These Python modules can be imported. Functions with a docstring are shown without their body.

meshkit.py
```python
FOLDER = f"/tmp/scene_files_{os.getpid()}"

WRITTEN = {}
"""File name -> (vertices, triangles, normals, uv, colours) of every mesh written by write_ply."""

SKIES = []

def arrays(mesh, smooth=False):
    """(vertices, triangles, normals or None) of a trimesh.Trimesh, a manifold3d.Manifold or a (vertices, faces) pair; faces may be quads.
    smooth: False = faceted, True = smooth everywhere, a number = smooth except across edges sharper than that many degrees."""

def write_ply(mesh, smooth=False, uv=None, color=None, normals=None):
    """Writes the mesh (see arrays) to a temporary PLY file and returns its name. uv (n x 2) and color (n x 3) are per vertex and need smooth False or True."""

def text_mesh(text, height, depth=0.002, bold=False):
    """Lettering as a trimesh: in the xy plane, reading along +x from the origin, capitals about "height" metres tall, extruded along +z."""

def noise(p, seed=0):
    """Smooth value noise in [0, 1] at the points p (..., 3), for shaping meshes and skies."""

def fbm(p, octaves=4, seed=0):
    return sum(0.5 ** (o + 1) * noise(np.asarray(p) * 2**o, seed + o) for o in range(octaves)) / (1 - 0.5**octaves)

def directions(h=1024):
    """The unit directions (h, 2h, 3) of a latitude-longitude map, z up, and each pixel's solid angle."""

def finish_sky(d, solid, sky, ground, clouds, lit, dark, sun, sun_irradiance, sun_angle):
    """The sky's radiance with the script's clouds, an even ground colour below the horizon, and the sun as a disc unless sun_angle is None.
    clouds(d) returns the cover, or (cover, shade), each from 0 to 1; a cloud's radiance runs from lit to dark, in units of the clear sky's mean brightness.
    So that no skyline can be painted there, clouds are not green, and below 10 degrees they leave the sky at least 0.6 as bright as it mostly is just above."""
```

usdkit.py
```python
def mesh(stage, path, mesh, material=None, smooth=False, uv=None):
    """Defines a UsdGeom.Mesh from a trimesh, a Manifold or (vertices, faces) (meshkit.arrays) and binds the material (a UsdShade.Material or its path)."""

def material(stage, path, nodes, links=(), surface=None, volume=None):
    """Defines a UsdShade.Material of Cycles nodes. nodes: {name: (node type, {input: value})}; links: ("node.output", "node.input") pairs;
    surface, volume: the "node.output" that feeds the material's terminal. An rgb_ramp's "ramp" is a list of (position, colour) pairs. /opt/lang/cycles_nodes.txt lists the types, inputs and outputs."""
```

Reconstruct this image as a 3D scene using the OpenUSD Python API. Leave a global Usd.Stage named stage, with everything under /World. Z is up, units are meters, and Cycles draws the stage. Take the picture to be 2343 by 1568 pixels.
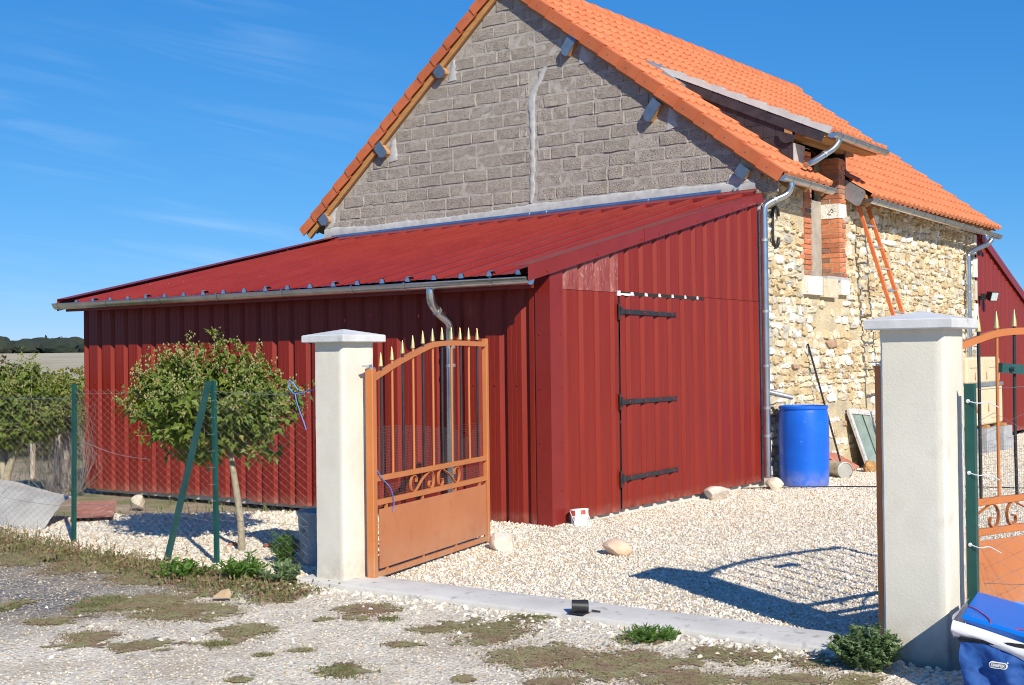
import math, random
import numpy as np, trimesh, usdkit, meshkit
from shapely.geometry import Polygon, Point
from pxr import Usd, UsdGeom, UsdLux, UsdShade, Gf, Sdf, Vt

stage = Usd.Stage.CreateInMemory()
UsdGeom.SetStageUpAxis(stage, "Z")
UsdGeom.SetStageMetersPerUnit(stage, 1.0)
UsdGeom.Xform.Define(stage, "/World")
PI = math.pi
rng = np.random.default_rng(7)
R = random.Random(11)

# ------------------------------------------------------------------ camera, sky, sun, exposure
EXPOSURE = 0.25
CAM = np.array([6.6417, -14.1382, 1.6])
YAW, PITCH, ROLL, FOCAL = -0.6312, 0.0109, -0.0125, 2922.3 / 2342 * 36
SUN_EL, SUN_XY = math.radians(32.5), np.array([0.848, -0.53])
SUN_ROT = math.atan2(SUN_XY[0], SUN_XY[1])
SKY_STRENGTH, SUN_STRENGTH = 0.072, 1.25

cam = UsdGeom.Camera.Define(stage, "/World/camera")
cam.CreateHorizontalApertureAttr(36.0); cam.CreateVerticalApertureAttr(36.0 * 685 / 1024)
cam.CreateFocalLengthAttr(FOCAL); cam.CreateClippingRangeAttr(Gf.Vec2f(0.05, 5000)); cam.CreateExposureAttr(EXPOSURE)
F_ = np.array([math.sin(YAW) * math.cos(PITCH), math.cos(YAW) * math.cos(PITCH), math.sin(PITCH)])
R0 = np.array([math.cos(YAW), -math.sin(YAW), 0]); U0 = np.cross(R0, F_)
R_ = R0 * math.cos(ROLL) + U0 * math.sin(ROLL); U_ = -R0 * math.sin(ROLL) + U0 * math.cos(ROLL)
M = Gf.Matrix4d(*R_, 0, *U_, 0, *(-F_), 0, *CAM, 1)
cam.AddTransformOp().Set(M)

CC = np.array([-0.755, 0.642, 0.118]); CC /= np.linalg.norm(CC)   # where thin streaks of high cloud lie
CR = np.cross(CC, [0, 0, 1]); CR /= np.linalg.norm(CR); CU = np.cross(CR, CC); CT, CB = CR * 0.985 - CU * 0.17, CR * 0.17 + CU * 0.985
usdkit.material(stage, "/World/Looks/sky", {
    "sky": ("sky_texture", {"sky_type": "single_scattering", "sun_disc": False, "sun_elevation": SUN_EL, "sun_rotation": SUN_ROT, "altitude": 3000.0, "air_density": 1.0, "aerosol_density": 0.0, "ozone_density": 6.0}),
    "tc": ("texture_coordinate", {}),
    "du": ("vector_math", {"math_type": "dot_product", "vector2": tuple(CT * 4.0)}), "dw": ("vector_math", {"math_type": "dot_product", "vector2": tuple(CB * 62.0)}),
    "dc": ("vector_math", {"math_type": "dot_product", "vector2": tuple(CC)}), "cx": ("combine_xyz", {}), "cw": ("combine_xyz", {}), "w2": ("math", {"math_type": "multiply", "value2": 0.16}),
    "n1": ("noise_texture", {"scale": 1.0, "detail": 5.0, "roughness": 0.55, "distortion": 0.8}),
    "n2": ("noise_texture", {"scale": 1.3, "detail": 2.0}),
    "r1": ("map_range", {"from_min": 0.47, "from_max": 0.80, "to_min": 0.0, "to_max": 1.0, "clamp": True}),
    "r2": ("map_range", {"from_min": 0.40, "from_max": 0.66, "to_min": 0.0, "to_max": 0.28, "clamp": True}),
    "r3": ("map_range", {"from_min": math.cos(0.24), "from_max": math.cos(0.04), "to_min": 0.0, "to_max": 1.0, "clamp": True}),
    "m": ("math", {"math_type": "multiply"}), "m2": ("math", {"math_type": "multiply"}),
    "mx": ("mix_color", {"blend_type": "mix", "b": (8.5, 11.0, 13.5)}),
    "sp": ("separate_color", {}), "cb": ("combine_color", {}),
    "pr": ("math", {"math_type": "power", "value2": 1.19}), "pg": ("math", {"math_type": "power", "value2": 0.66}), "pb": ("math", {"math_type": "power", "value2": 0.43}),
    "kr": ("math", {"math_type": "multiply", "value2": 0.525}), "kg": ("math", {"math_type": "multiply", "value2": 1.86}), "kb": ("math", {"math_type": "multiply", "value2": 4.3}),
    "bg": ("background_shader", {"strength": SKY_STRENGTH})},
    [("tc.generated", "du.vector1"), ("tc.generated", "dw.vector1"), ("tc.generated", "dc.vector1"), ("du.value", "cx.x"), ("dw.value", "cx.y"), ("dw.value", "w2.value1"), ("du.value", "cw.x"), ("w2.value", "cw.y"),
     ("cx.vector", "n1.vector"), ("cw.vector", "n2.vector"), ("n1.fac", "r1.value"), ("n2.fac", "r2.value"), ("dc.value", "r3.value"), ("m.value", "m2.value1"), ("r3.result", "m2.value2"),
     ("r1.result", "m.value1"), ("r2.result", "m.value2"), ("m2.value", "mx.fac"), ("sky.color", "sp.color"), ("sp.r", "pr.value1"), ("sp.g", "pg.value1"), ("sp.b", "pb.value1"), ("pr.value", "kr.value1"), ("pg.value", "kg.value1"), ("pb.value", "kb.value1"),
     ("kr.value", "cb.r"), ("kg.value", "cb.g"), ("kb.value", "cb.b"), ("cb.color", "mx.a"), ("mx.result", "bg.color")], surface="bg.background")
dome = UsdLux.DomeLight.Define(stage, "/World/sky")
UsdShade.MaterialBindingAPI.Apply(dome.GetPrim()).Bind(UsdShade.Material.Get(stage, "/World/Looks/sky"))
dome.GetPrim().SetCustomDataByKey("kind", "structure")
sun = UsdLux.DistantLight.Define(stage, "/World/sun")
sun.CreateIntensityAttr(SUN_STRENGTH); sun.CreateAngleAttr(0.53); sun.CreateColorAttr(Gf.Vec3f(1.0, 0.935, 0.81)); sun.CreateNormalizeAttr(True)
SUN = np.array([SUN_XY[0] * math.cos(SUN_EL), SUN_XY[1] * math.cos(SUN_EL), math.sin(SUN_EL)]); SUN /= np.linalg.norm(SUN)
zx = np.cross([0, 0, 1], SUN); zx /= np.linalg.norm(zx); zy = np.cross(SUN, zx)
sun.AddTransformOp().Set(Gf.Matrix4d(*zx, 0, *zy, 0, *SUN, 0, 0, 0, 20, 1))

# ------------------------------------------------------------------ materials
MATS = {}
def mat(name, c1, c2=None, scale=6.0, rough=0.7, metal=0.0, bump=0.0, bscale=None, bdist=0.01, detail=4.0, vary=0.0, spec=0.5, c3=None, s3=40.0, k3=(0.6, 0.7), stretch=None, coat=0.0, transl=None, island=0.0, lo=0.35, hi=0.65, vmin=None, dust=None):
    """c1..c2 mixed by noise; c3 = flecks; vary = random brightness per object or instance; island = random brightness per mesh island"""
    n = {"g": ("geometry", {}), "p": ("principled_bsdf", {"roughness": rough, "metallic": metal, "specular_ior_level": spec})}
    L = []
    vec = "g.position"
    if stretch is not None:
        n["map"] = ("mapping", {"mapping_type": "point", "scale": stretch}); L.append(("g.position", "map.vector")); vec = "map.vector"
    n["n1"] = ("noise_texture", {"scale": scale, "detail": detail, "roughness": 0.6}); L.append((vec, "n1.vector"))
    n["ra"] = ("rgb_ramp", {"ramp": [(lo, c1), (hi, c2 if c2 is not None else c1)]}); L.append(("n1.fac", "ra.fac"))
    col = "ra.color"
    if c3 is not None:
        n["n3"] = ("noise_texture", {"scale": s3, "detail": 3.0}); L.append((vec, "n3.vector"))
        n["r3"] = ("map_range", {"from_min": k3[0], "from_max": k3[1], "clamp": True}); L.append(("n3.fac", "r3.value"))
        n["m3"] = ("mix_color", {"blend_type": "mix", "b": c3}); L += [("r3.result", "m3.fac"), (col, "m3.a")]; col = "m3.result"
    if dust is not None:                                            # splashed dirt, thinning upward from the ground
        dc, dz, da = dust
        n["sx"] = ("separate_xyz", {}); n["dm"] = ("map_range", {"from_min": 0.0, "from_max": dz, "to_min": 1.0, "to_max": 0.0, "clamp": True}); n["dn"] = ("noise_texture", {"scale": 11.0, "detail": 5.0, "roughness": 0.65})
        n["dr"] = ("map_range", {"from_min": 0.32, "from_max": 0.68, "to_min": 0.0, "to_max": da, "clamp": True}); n["dx"] = ("math", {"math_type": "multiply"}); n["dd"] = ("mix_color", {"blend_type": "mix", "b": dc})
        L += [("g.position", "sx.vector"), ("sx.z", "dm.value"), ("g.position", "dn.vector"), ("dn.fac", "dr.value"), ("dm.result", "dx.value1"), ("dr.result", "dx.value2"), ("dx.value", "dd.fac"), (col, "dd.a")]; col = "dd.result"
    if vary or island:
        if island:
            src, amt = "g.random_per_island", island
        else:
            n["oi"] = ("object_info", {}); src, amt = "oi.random", vary
        n["vr"] = ("map_range", {"from_min": 0.0, "from_max": 1.0, "to_min": (1 - amt) if vmin is None else vmin, "to_max": 1 + amt * 0.6}); L.append((src, "vr.value"))
        n["hs"] = ("hsv", {"hue": 0.5, "saturation": 1.0}); L += [(col, "hs.color"), ("vr.result", "hs.value")]; col = "hs.color"
    L.append((col, "p.base_color"))
    if coat:
        n["p"][1]["coat_weight"] = coat; n["p"][1]["coat_roughness"] = 0.15
    if bump:
        n["nb"] = ("noise_texture", {"scale": bscale or scale * 4, "detail": 5.0, "roughness": 0.6}); L.append((vec, "nb.vector"))
        n["b"] = ("bump", {"strength": bump, "distance": bdist}); L += [("nb.fac", "b.height"), ("b.normal", "p.normal")]
    surf = "p.BSDF"
    if transl is not None:
        n["t"] = ("translucent_bsdf", {}); n["ms"] = ("mix_closure", {"fac": transl}); n["tb"] = ("hsv", {"hue": 0.49, "saturation": 1.15, "value": 1.3})
        L += [(col, "tb.color"), ("tb.color", "t.color"), ("p.BSDF", "ms.closure1"), ("t.BSDF", "ms.closure2")]; surf = "ms.closure"
    MATS[name] = usdkit.material(stage, "/World/Looks/" + name, n, L, surface=surf)
    return MATS[name]

RED1, RED2 = (0.190, 0.0145, 0.0065), (0.220, 0.0185, 0.0080)
mat("red_steel", RED1, RED2, dust=((0.45, 0.33, 0.24), 0.16, 0.45), scale=2.0, rough=0.42, spec=0.32, stretch=(6, 6, 0.5), bump=0.04, bscale=3, c3=(0.26, 0.05, 0.04), s3=60, k3=(0.74, 0.86))
mat("red_roof_steel", (0.200, 0.0165, 0.0105), (0.235, 0.023, 0.015), scale=1.5, rough=0.42, spec=0.35, c3=(0.32, 0.075, 0.065), s3=30, k3=(0.68, 0.84), bump=0.05, bscale=4)
mat("red_scuffed", (0.215, 0.024, 0.018), (0.27, 0.075, 0.06), scale=7, rough=0.5, stretch=(1, 3, 0.7), c3=(0.55, 0.35, 0.31), s3=22, k3=(0.58, 0.78))
mat("red_trim", (0.190, 0.0155, 0.0105), (0.215, 0.019, 0.013), scale=3, rough=0.40, spec=0.4)
mat("zinc", (0.50, 0.51, 0.52), (0.64, 0.65, 0.66), scale=5, rough=0.24, metal=0.95, bump=0.05, bscale=10)
mat("zinc_dull", (0.30, 0.32, 0.34), (0.42, 0.44, 0.46), scale=7, rough=0.5, metal=0.6, c3=(0.2, 0.2, 0.21), s3=25)
mat("zinc_blue", (0.06, 0.13, 0.28), (0.09, 0.17, 0.34), scale=5, rough=0.3, metal=0.3)
mat("purlin_cap", (0.12, 0.17, 0.24), (0.17, 0.22, 0.29), scale=9, rough=0.35, metal=0.4, vary=0.2)
mat("slate", (0.030, 0.024, 0.028), (0.05, 0.042, 0.048), scale=8, rough=0.5, bump=0.1)
mat("tile", (0.56, 0.165, 0.062), (0.65, 0.215, 0.088), scale=4, rough=0.75, vary=0.075, bump=0.05, bscale=60, c3=(0.56, 0.15, 0.05), s3=6, k3=(0.6, 0.8))
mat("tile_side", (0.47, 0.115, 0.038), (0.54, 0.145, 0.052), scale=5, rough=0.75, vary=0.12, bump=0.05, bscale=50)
mat("block", (0.33, 0.285, 0.235), (0.45, 0.395, 0.335), scale=13, rough=0.95, vary=0.10, bump=0.8, bscale=60, bdist=0.025, c3=(0.15, 0.125, 0.095), s3=70, k3=(0.55, 0.68), lo=0.3, hi=0.7)
mat("block_mortar", (0.345, 0.31, 0.27), (0.46, 0.42, 0.37), scale=9, rough=0.95, bump=0.5, bscale=40, bdist=0.012, c3=(0.26, 0.22, 0.18), s3=12, k3=(0.55, 0.7))
mat("cement", (0.37, 0.37, 0.36), (0.50, 0.495, 0.48), scale=9, rough=0.9, bump=0.25, bscale=30)
mat("cement_dark", (0.30, 0.27, 0.22), (0.42, 0.38, 0.32), scale=6, rough=0.95, bump=0.5, bscale=30)
mat("sill_concrete", (0.54, 0.51, 0.455), (0.66, 0.625, 0.56), scale=3.5, rough=0.9, bump=0.25, bscale=60, c3=(0.36, 0.34, 0.31), s3=14, k3=(0.58, 0.75))
mat("cap_concrete", (0.50, 0.50, 0.49), (0.60, 0.60, 0.595), scale=7, rough=0.9, bump=0.15, bscale=60, c3=(0.34, 0.33, 0.31), s3=11, k3=(0.64, 0.8))
mat("render_cream", (0.61, 0.575, 0.485), (0.675, 0.64, 0.55), dust=((0.40, 0.32, 0.22), 0.26, 0.85), scale=2.5, rough=0.95, bump=0.28, bscale=70, bdist=0.006, c3=(0.56, 0.515, 0.42), s3=5, k3=(0.58, 0.8))
mat("lime_mortar", (0.54, 0.43, 0.26), (0.66, 0.55, 0.36), scale=5, rough=0.98, bump=0.9, bscale=26, bdist=0.03, c3=(0.42, 0.36, 0.27), s3=3, k3=(0.5, 0.7))
ST = ["stone_white", "stone_cream", "stone_ochre", "stone_grey", "stone_rust"]
for nm, a, b in zip(ST, [(0.74, 0.70, 0.61), (0.62, 0.52, 0.36), (0.52, 0.39, 0.21), (0.44, 0.40, 0.32), (0.40, 0.26, 0.16)], [(0.83, 0.80, 0.72), (0.72, 0.63, 0.46), (0.64, 0.50, 0.30), (0.55, 0.50, 0.41), (0.55, 0.36, 0.24)]):
    mat(nm, a, b, scale=11, rough=0.95, vary=0.14, bump=0.7, bscale=35, bdist=0.02, c3=tuple(x * 0.7 for x in a), s3=22, k3=(0.58, 0.75))
mat("brick", (0.52, 0.165, 0.075), (0.62, 0.23, 0.11), scale=14, rough=0.95, vary=0.32, bump=0.5, bscale=60, c3=(0.28, 0.12, 0.085), s3=9, k3=(0.6, 0.76))
mat("brick_dark", (0.26, 0.13, 0.10), (0.40, 0.20, 0.13), scale=14, rough=0.95, vary=0.2, bump=0.5, bscale=60)
mat("wood", (0.42, 0.20, 0.065), (0.52, 0.27, 0.10), scale=6, rough=0.7, stretch=(1, 6, 6))
mat("wood_grey", (0.42, 0.33, 0.25), (0.58, 0.48, 0.38), scale=9, rough=0.95, stretch=(5, 5, 0.8), bump=0.5, bscale=30, c3=(0.24, 0.20, 0.18), s3=7)
mat("post_grey", (0.30, 0.27, 0.26), (0.48, 0.40, 0.36), scale=12, rough=0.95, bump=0.8, bscale=30, bdist=0.02, c3=(0.18, 0.16, 0.16), s3=30, k3=(0.52, 0.64))
mat("dark_void", (0.02, 0.018, 0.016), rough=0.95)
mat("gate_orange", (0.45, 0.148, 0.040), (0.50, 0.17, 0.05), dust=((0.42, 0.32, 0.22), 0.30, 0.6), scale=3, rough=0.46, c3=(0.42, 0.13, 0.04), s3=14, k3=(0.68, 0.8))
mat("gate_panel", (0.44, 0.150, 0.052), (0.485, 0.175, 0.066), scale=2.5, rough=0.52, dust=((0.42, 0.32, 0.22), 0.34, 0.55), c3=(0.40, 0.13, 0.05), s3=9, k3=(0.6, 0.8))
mat("black_iron", (0.016, 0.016, 0.018), (0.028, 0.028, 0.03), scale=9, rough=0.42)
mat("black_matt", (0.012, 0.012, 0.014), rough=0.8)
mat("gold_tip", (0.62, 0.42, 0.17), (0.72, 0.52, 0.24), scale=9, rough=0.38, metal=0.6)
mat("galv_wire", (0.27, 0.25, 0.24), (0.36, 0.34, 0.33), scale=9, rough=0.5, metal=0.5)
mat("netting", (0.20, 0.21, 0.21), rough=0.6, metal=0.3)
mat("green_steel", (0.006, 0.058, 0.048), (0.010, 0.078, 0.064), scale=6, rough=0.45)
mat("green_faded", (0.014, 0.062, 0.060), (0.024, 0.085, 0.080), scale=6, rough=0.5)
mat("blue_drum", (0.003, 0.105, 0.58), (0.006, 0.13, 0.66), scale=3, rough=0.38, c3=(0.10, 0.22, 0.62), s3=28, k3=(0.66, 0.78), dust=((0.42, 0.36, 0.30), 0.22, 0.6), bump=0.03, bscale=8)
mat("blue_plastic", (0.002, 0.15, 0.60), (0.003, 0.17, 0.66), scale=2, rough=0.3)
mat("blue_cloth", (0.003, 0.05, 0.22), (0.005, 0.068, 0.28), scale=30, rough=0.75, bump=0.2, bscale=200, bdist=0.003)
mat("black_rubber", (0.015, 0.015, 0.017), (0.022, 0.022, 0.024), rough=0.5)
mat("white_plastic", (0.78, 0.78, 0.80), (0.82, 0.82, 0.83), scale=5, rough=0.3, transl=0.2)
mat("white_pot", (0.80, 0.80, 0.79), (0.84, 0.84, 0.83), rough=0.4)
mat("pot_red", (0.42, 0.06, 0.05), (0.5, 0.10, 0.08), rough=0.5)
mat("pot_ink", (0.10, 0.10, 0.13), rough=0.5)
mat("label_white", (0.78, 0.80, 0.80), rough=0.5)
mat("red_cord", (0.42, 0.03, 0.09), rough=0.6)
mat("blue_cord", (0.05, 0.16, 0.55), (0.10, 0.25, 0.65), rough=0.6)
mat("ladder_orange", (0.55, 0.12, 0.028), (0.62, 0.16, 0.04), scale=9, rough=0.5, c3=(0.3, 0.1, 0.05), s3=16, k3=(0.62, 0.75))
mat("alu", (0.5, 0.5, 0.48), (0.6, 0.6, 0.58), scale=10, rough=0.45, metal=0.7)
mat("churn", (0.40, 0.38, 0.33), (0.50, 0.48, 0.42), scale=7, rough=0.42, metal=0.35, c3=(0.26, 0.22, 0.17), s3=10, k3=(0.58, 0.75))
mat("window_paint", (0.48, 0.46, 0.43), (0.60, 0.58, 0.55), scale=12, rough=0.9, c3=(0.3, 0.27, 0.24), s3=20)
mat("old_glass", (0.20, 0.27, 0.22), (0.33, 0.38, 0.32), scale=6, rough=0.25, c3=(0.12, 0.19, 0.14), s3=24)
mat("cream_tank", (0.66, 0.53, 0.33), (0.72, 0.59, 0.39), scale=3, rough=0.55, c3=(0.55, 0.40, 0.22), s3=5, k3=(0.62, 0.8))
mat("rust", (0.30, 0.11, 0.05), (0.42, 0.18, 0.09), scale=12, rough=0.95, bump=0.3)
mat("breeze_block", (0.36, 0.36, 0.37), (0.46, 0.46, 0.47), scale=8, rough=0.95, bump=0.5, bscale=80, vary=0.12)
mat("rusty_sheet", (0.27, 0.105, 0.075), (0.38, 0.165, 0.12), scale=5, rough=0.8, stretch=(3, 1, 1), c3=(0.5, 0.36, 0.30), s3=12, k3=(0.6, 0.75))
mat("red_sheet", (0.45, 0.17, 0.12), (0.56, 0.24, 0.17), scale=6, rough=0.7)
mat("pale_sheet", (0.42, 0.39, 0.33), (0.58, 0.545, 0.47), scale=3.5, rough=0.9, bump=0.6, bscale=14, bdist=0.02, c3=(0.42, 0.35, 0.27), s3=7, k3=(0.55, 0.75))
mat("grey_bin", (0.30, 0.32, 0.33), (0.38, 0.40, 0.41), scale=5, rough=0.55, c3=(0.2, 0.2, 0.2), s3=12)
mat("rock_white", (0.54, 0.475, 0.39), (0.70, 0.63, 0.54), scale=9, rough=0.95, bump=0.6, bscale=30, bdist=0.02, c3=(0.55, 0.38, 0.25), s3=6, k3=(0.58, 0.75))
mat("rock_orange", (0.62, 0.42, 0.27), (0.74, 0.58, 0.43), scale=8, rough=0.95, bump=0.6, bscale=30, bdist=0.02, c3=(0.45, 0.25, 0.13), s3=7, k3=(0.58, 0.72))
mat("rock_tan", (0.56, 0.46, 0.32), (0.74, 0.67, 0.54), scale=8, rough=0.95, bump=0.6, bscale=30, bdist=0.02, c3=(0.38, 0.27, 0.15), s3=8, k3=(0.58, 0.72))
mat("gravel_stone", (0.66, 0.585, 0.47), (0.80, 0.74, 0.64), scale=16, rough=0.95, vary=0.24, bump=0.4, bscale=60)
mat("gravel_drive", (0.56, 0.485, 0.375), (0.72, 0.645, 0.52), scale=16, rough=0.95, vary=0.30)
mat("moss_mat", (0.31, 0.285, 0.11), (0.45, 0.39, 0.20), scale=11, rough=0.98, bump=1.0, bscale=140, bdist=0.012, c3=(0.38, 0.25, 0.15), s3=6, k3=(0.46, 0.62), detail=6)
mat("gravel_tan", (0.52, 0.38, 0.22), (0.62, 0.48, 0.31), scale=16, rough=0.95, vary=0.35)
mat("gravel_grey", (0.20, 0.19, 0.185), (0.36, 0.35, 0.34), scale=16, rough=0.95, vary=0.4)
mat("gravel_base", (0.55, 0.48, 0.375), (0.70, 0.625, 0.51), scale=30, rough=0.98, bump=1.0, bscale=50, bdist=0.02, c3=(0.42, 0.355, 0.27), s3=45, k3=(0.54, 0.68), detail=6)
mat("soil", (0.25, 0.185, 0.12), (0.42, 0.34, 0.24), scale=3.0, rough=0.98, bump=0.8, bscale=30, bdist=0.02, c3=(0.16, 0.19, 0.07), s3=1.6, k3=(0.46, 0.62), detail=7)
mat("field_stubble", (0.36, 0.31, 0.19), (0.50, 0.42, 0.28), scale=0.12, rough=0.98)
mat("hill_soil", (0.05, 0.07, 0.03), (0.08, 0.09, 0.045), scale=0.2, rough=0.98)
mat("leaf_hibiscus", (0.21, 0.335, 0.036), (0.33, 0.42, 0.06), scale=9, rough=0.55, island=0.5, transl=0.32)
mat("leaf_yellow", (0.36, 0.33, 0.06), (0.45, 0.40, 0.10), scale=9, rough=0.6, island=0.4, transl=0.3)
mat("leaf_bud", (0.42, 0.42, 0.13), (0.54, 0.50, 0.21), scale=9, rough=0.7, island=0.4, transl=0.2)
mat("bark", (0.30, 0.25, 0.17), (0.44, 0.38, 0.27), scale=14, rough=0.95, stretch=(3, 3, 1), bump=0.7, bscale=40, c3=(0.45, 0.38, 0.08), s3=9, k3=(0.62, 0.74))
mat("twig_grey", (0.18, 0.16, 0.145), (0.27, 0.24, 0.22), scale=9, rough=0.95)
mat("weed_green", (0.14, 0.31, 0.035), (0.21, 0.39, 0.06), scale=9, rough=0.6, island=0.45, transl=0.3)
mat("thistle", (0.19, 0.31, 0.11), (0.29, 0.42, 0.18), scale=9, rough=0.6, island=0.45, transl=0.2)
mat("weed_olive", (0.34, 0.31, 0.11), (0.47, 0.42, 0.18), scale=4, rough=0.85, island=0.5, transl=0.15)
mat("weed_dry", (0.43, 0.28, 0.17), (0.57, 0.42, 0.27), scale=4, rough=0.9, island=0.45, transl=0.1)
mat("weed_red", (0.36, 0.15, 0.10), (0.46, 0.23, 0.15), scale=4, rough=0.9, island=0.45)
mat("grass_green", (0.21, 0.28, 0.07), (0.32, 0.37, 0.12), scale=4, rough=0.8, island=0.5, transl=0.2)
mat("straw", (0.48, 0.40, 0.24), (0.60, 0.52, 0.33), scale=4, rough=0.9, island=0.3)
mat("bush_brown", (0.105, 0.100, 0.020), (0.18, 0.145, 0.035), scale=1.5, rough=0.9, island=0.6, transl=0.15)
mat("bush_yellow", (0.24, 0.24, 0.02), (0.32, 0.30, 0.04), scale=2, rough=0.8, island=0.45, transl=0.25)
mat("wood_foliage", (0.034, 0.056, 0.036), (0.085, 0.095, 0.045), scale=0.06, rough=0.95, island=0.55)
mat("cardboard", (0.48, 0.33, 0.18), (0.58, 0.42, 0.25), scale=8, rough=0.9)
mat("cloth_teal", (0.10, 0.36, 0.42), (0.5, 0.6, 0.6), scale=12, rough=0.9)
mat("cloth_ochre", (0.33, 0.16, 0.05), (0.5, 0.3, 0.12), scale=18, rough=0.9)
mat("cloth_red", (0.36, 0.06, 0.05), (0.45, 0.10, 0.08), scale=9, rough=0.8)
mat("lamp_glass", (0.45, 0.52, 0.50), (0.6, 0.66, 0.64), rough=0.15)
mat("edge_plastic", (0.45, 0.42, 0.45), (0.55, 0.5, 0.52), rough=0.25)
mat("fascia_white", (0.46, 0.47, 0.46), (0.56, 0.565, 0.555), scale=4, rough=0.7)

# the driveway: pale worn gravel that turns to dark tarmac chippings on the left
def drive_material():
    n = {"g": ("geometry", {}), "p": ("principled_bsdf", {"roughness": 0.97, "specular_ior_level": 0.2}),
         "nl": ("noise_texture", {"scale": 0.9, "detail": 5.0, "roughness": 0.6}), "sx": ("separate_xyz", {}),
         "mr": ("map_range", {"from_min": -1.3, "from_max": 1.2, "to_min": 0.46, "to_max": -0.36, "clamp": True}),
         "ad": ("math", {"math_type": "add"}), "th": ("map_range", {"from_min": 0.52, "from_max": 0.82, "clamp": True}),
         "v": ("voronoi_texture", {"scale": 62.0, "randomness": 1.0}), "sep": ("separate_color", {}),
         "rl": ("rgb_ramp", {"ramp": [(0.0, (0.36, 0.29, 0.20)), (0.10, (0.60, 0.51, 0.38)), (0.5, (0.73, 0.645, 0.505)), (0.94, (0.82, 0.745, 0.62)), (1.0, (0.38, 0.37, 0.36))]}),
         "rd": ("rgb_ramp", {"ramp": [(0.0, (0.10, 0.10, 0.11)), (0.45, (0.19, 0.185, 0.185)), (0.7, (0.28, 0.265, 0.24)), (0.82, (0.46, 0.36, 0.22)), (1.0, (0.60, 0.53, 0.42))]}),
         "mx": ("mix_color", {"blend_type": "mix"}), "nd": ("noise_texture", {"scale": 1.25, "detail": 7.0, "roughness": 0.68}), "rdm": ("map_range", {"from_min": 0.46, "from_max": 0.66, "to_min": 0.0, "to_max": 0.62, "clamp": True}), "md": ("mix_color", {"blend_type": "mix", "b": (0.44, 0.345, 0.235)}), "nm": ("noise_texture", {"scale": 3.0, "detail": 6.0, "roughness": 0.65}),
         "mm": ("map_range", {"from_min": 0.42, "from_max": 0.72, "to_min": 0.88, "to_max": 1.1, "clamp": True}), "hs": ("hsv", {"saturation": 1.0, "hue": 0.5}),
         "nb": ("noise_texture", {"scale": 45.0, "detail": 5.0}), "b": ("bump", {"strength": 0.9, "distance": 0.012}), "b2": ("bump", {"strength": 0.7, "distance": 0.008})}
    L = [("g.position", "nl.vector"), ("g.position", "sx.vector"), ("sx.x", "mr.value"), ("mr.result", "ad.value1"), ("nl.fac", "ad.value2"), ("ad.value", "th.value"),
         ("g.position", "v.vector"), ("v.color", "sep.color"), ("sep.r", "rl.fac"), ("sep.r", "rd.fac"), ("th.result", "mx.fac"), ("rl.color", "mx.a"), ("rd.color", "mx.b"),
         ("g.position", "nm.vector"), ("nm.fac", "mm.value"), ("g.position", "nd.vector"), ("nd.fac", "rdm.value"), ("rdm.result", "md.fac"), ("mx.result", "md.a"), ("md.result", "hs.color"), ("mm.result", "hs.value"), ("hs.color", "p.base_color"),
         ("g.position", "nb.vector"), ("nb.fac", "b.height"), ("v.distance", "b2.height"), ("b.normal", "b2.normal"), ("b2.normal", "p.normal")]
    MATS["driveway"] = usdkit.material(stage, "/World/Looks/driveway", n, L, surface="p.BSDF")
drive_material()

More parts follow.
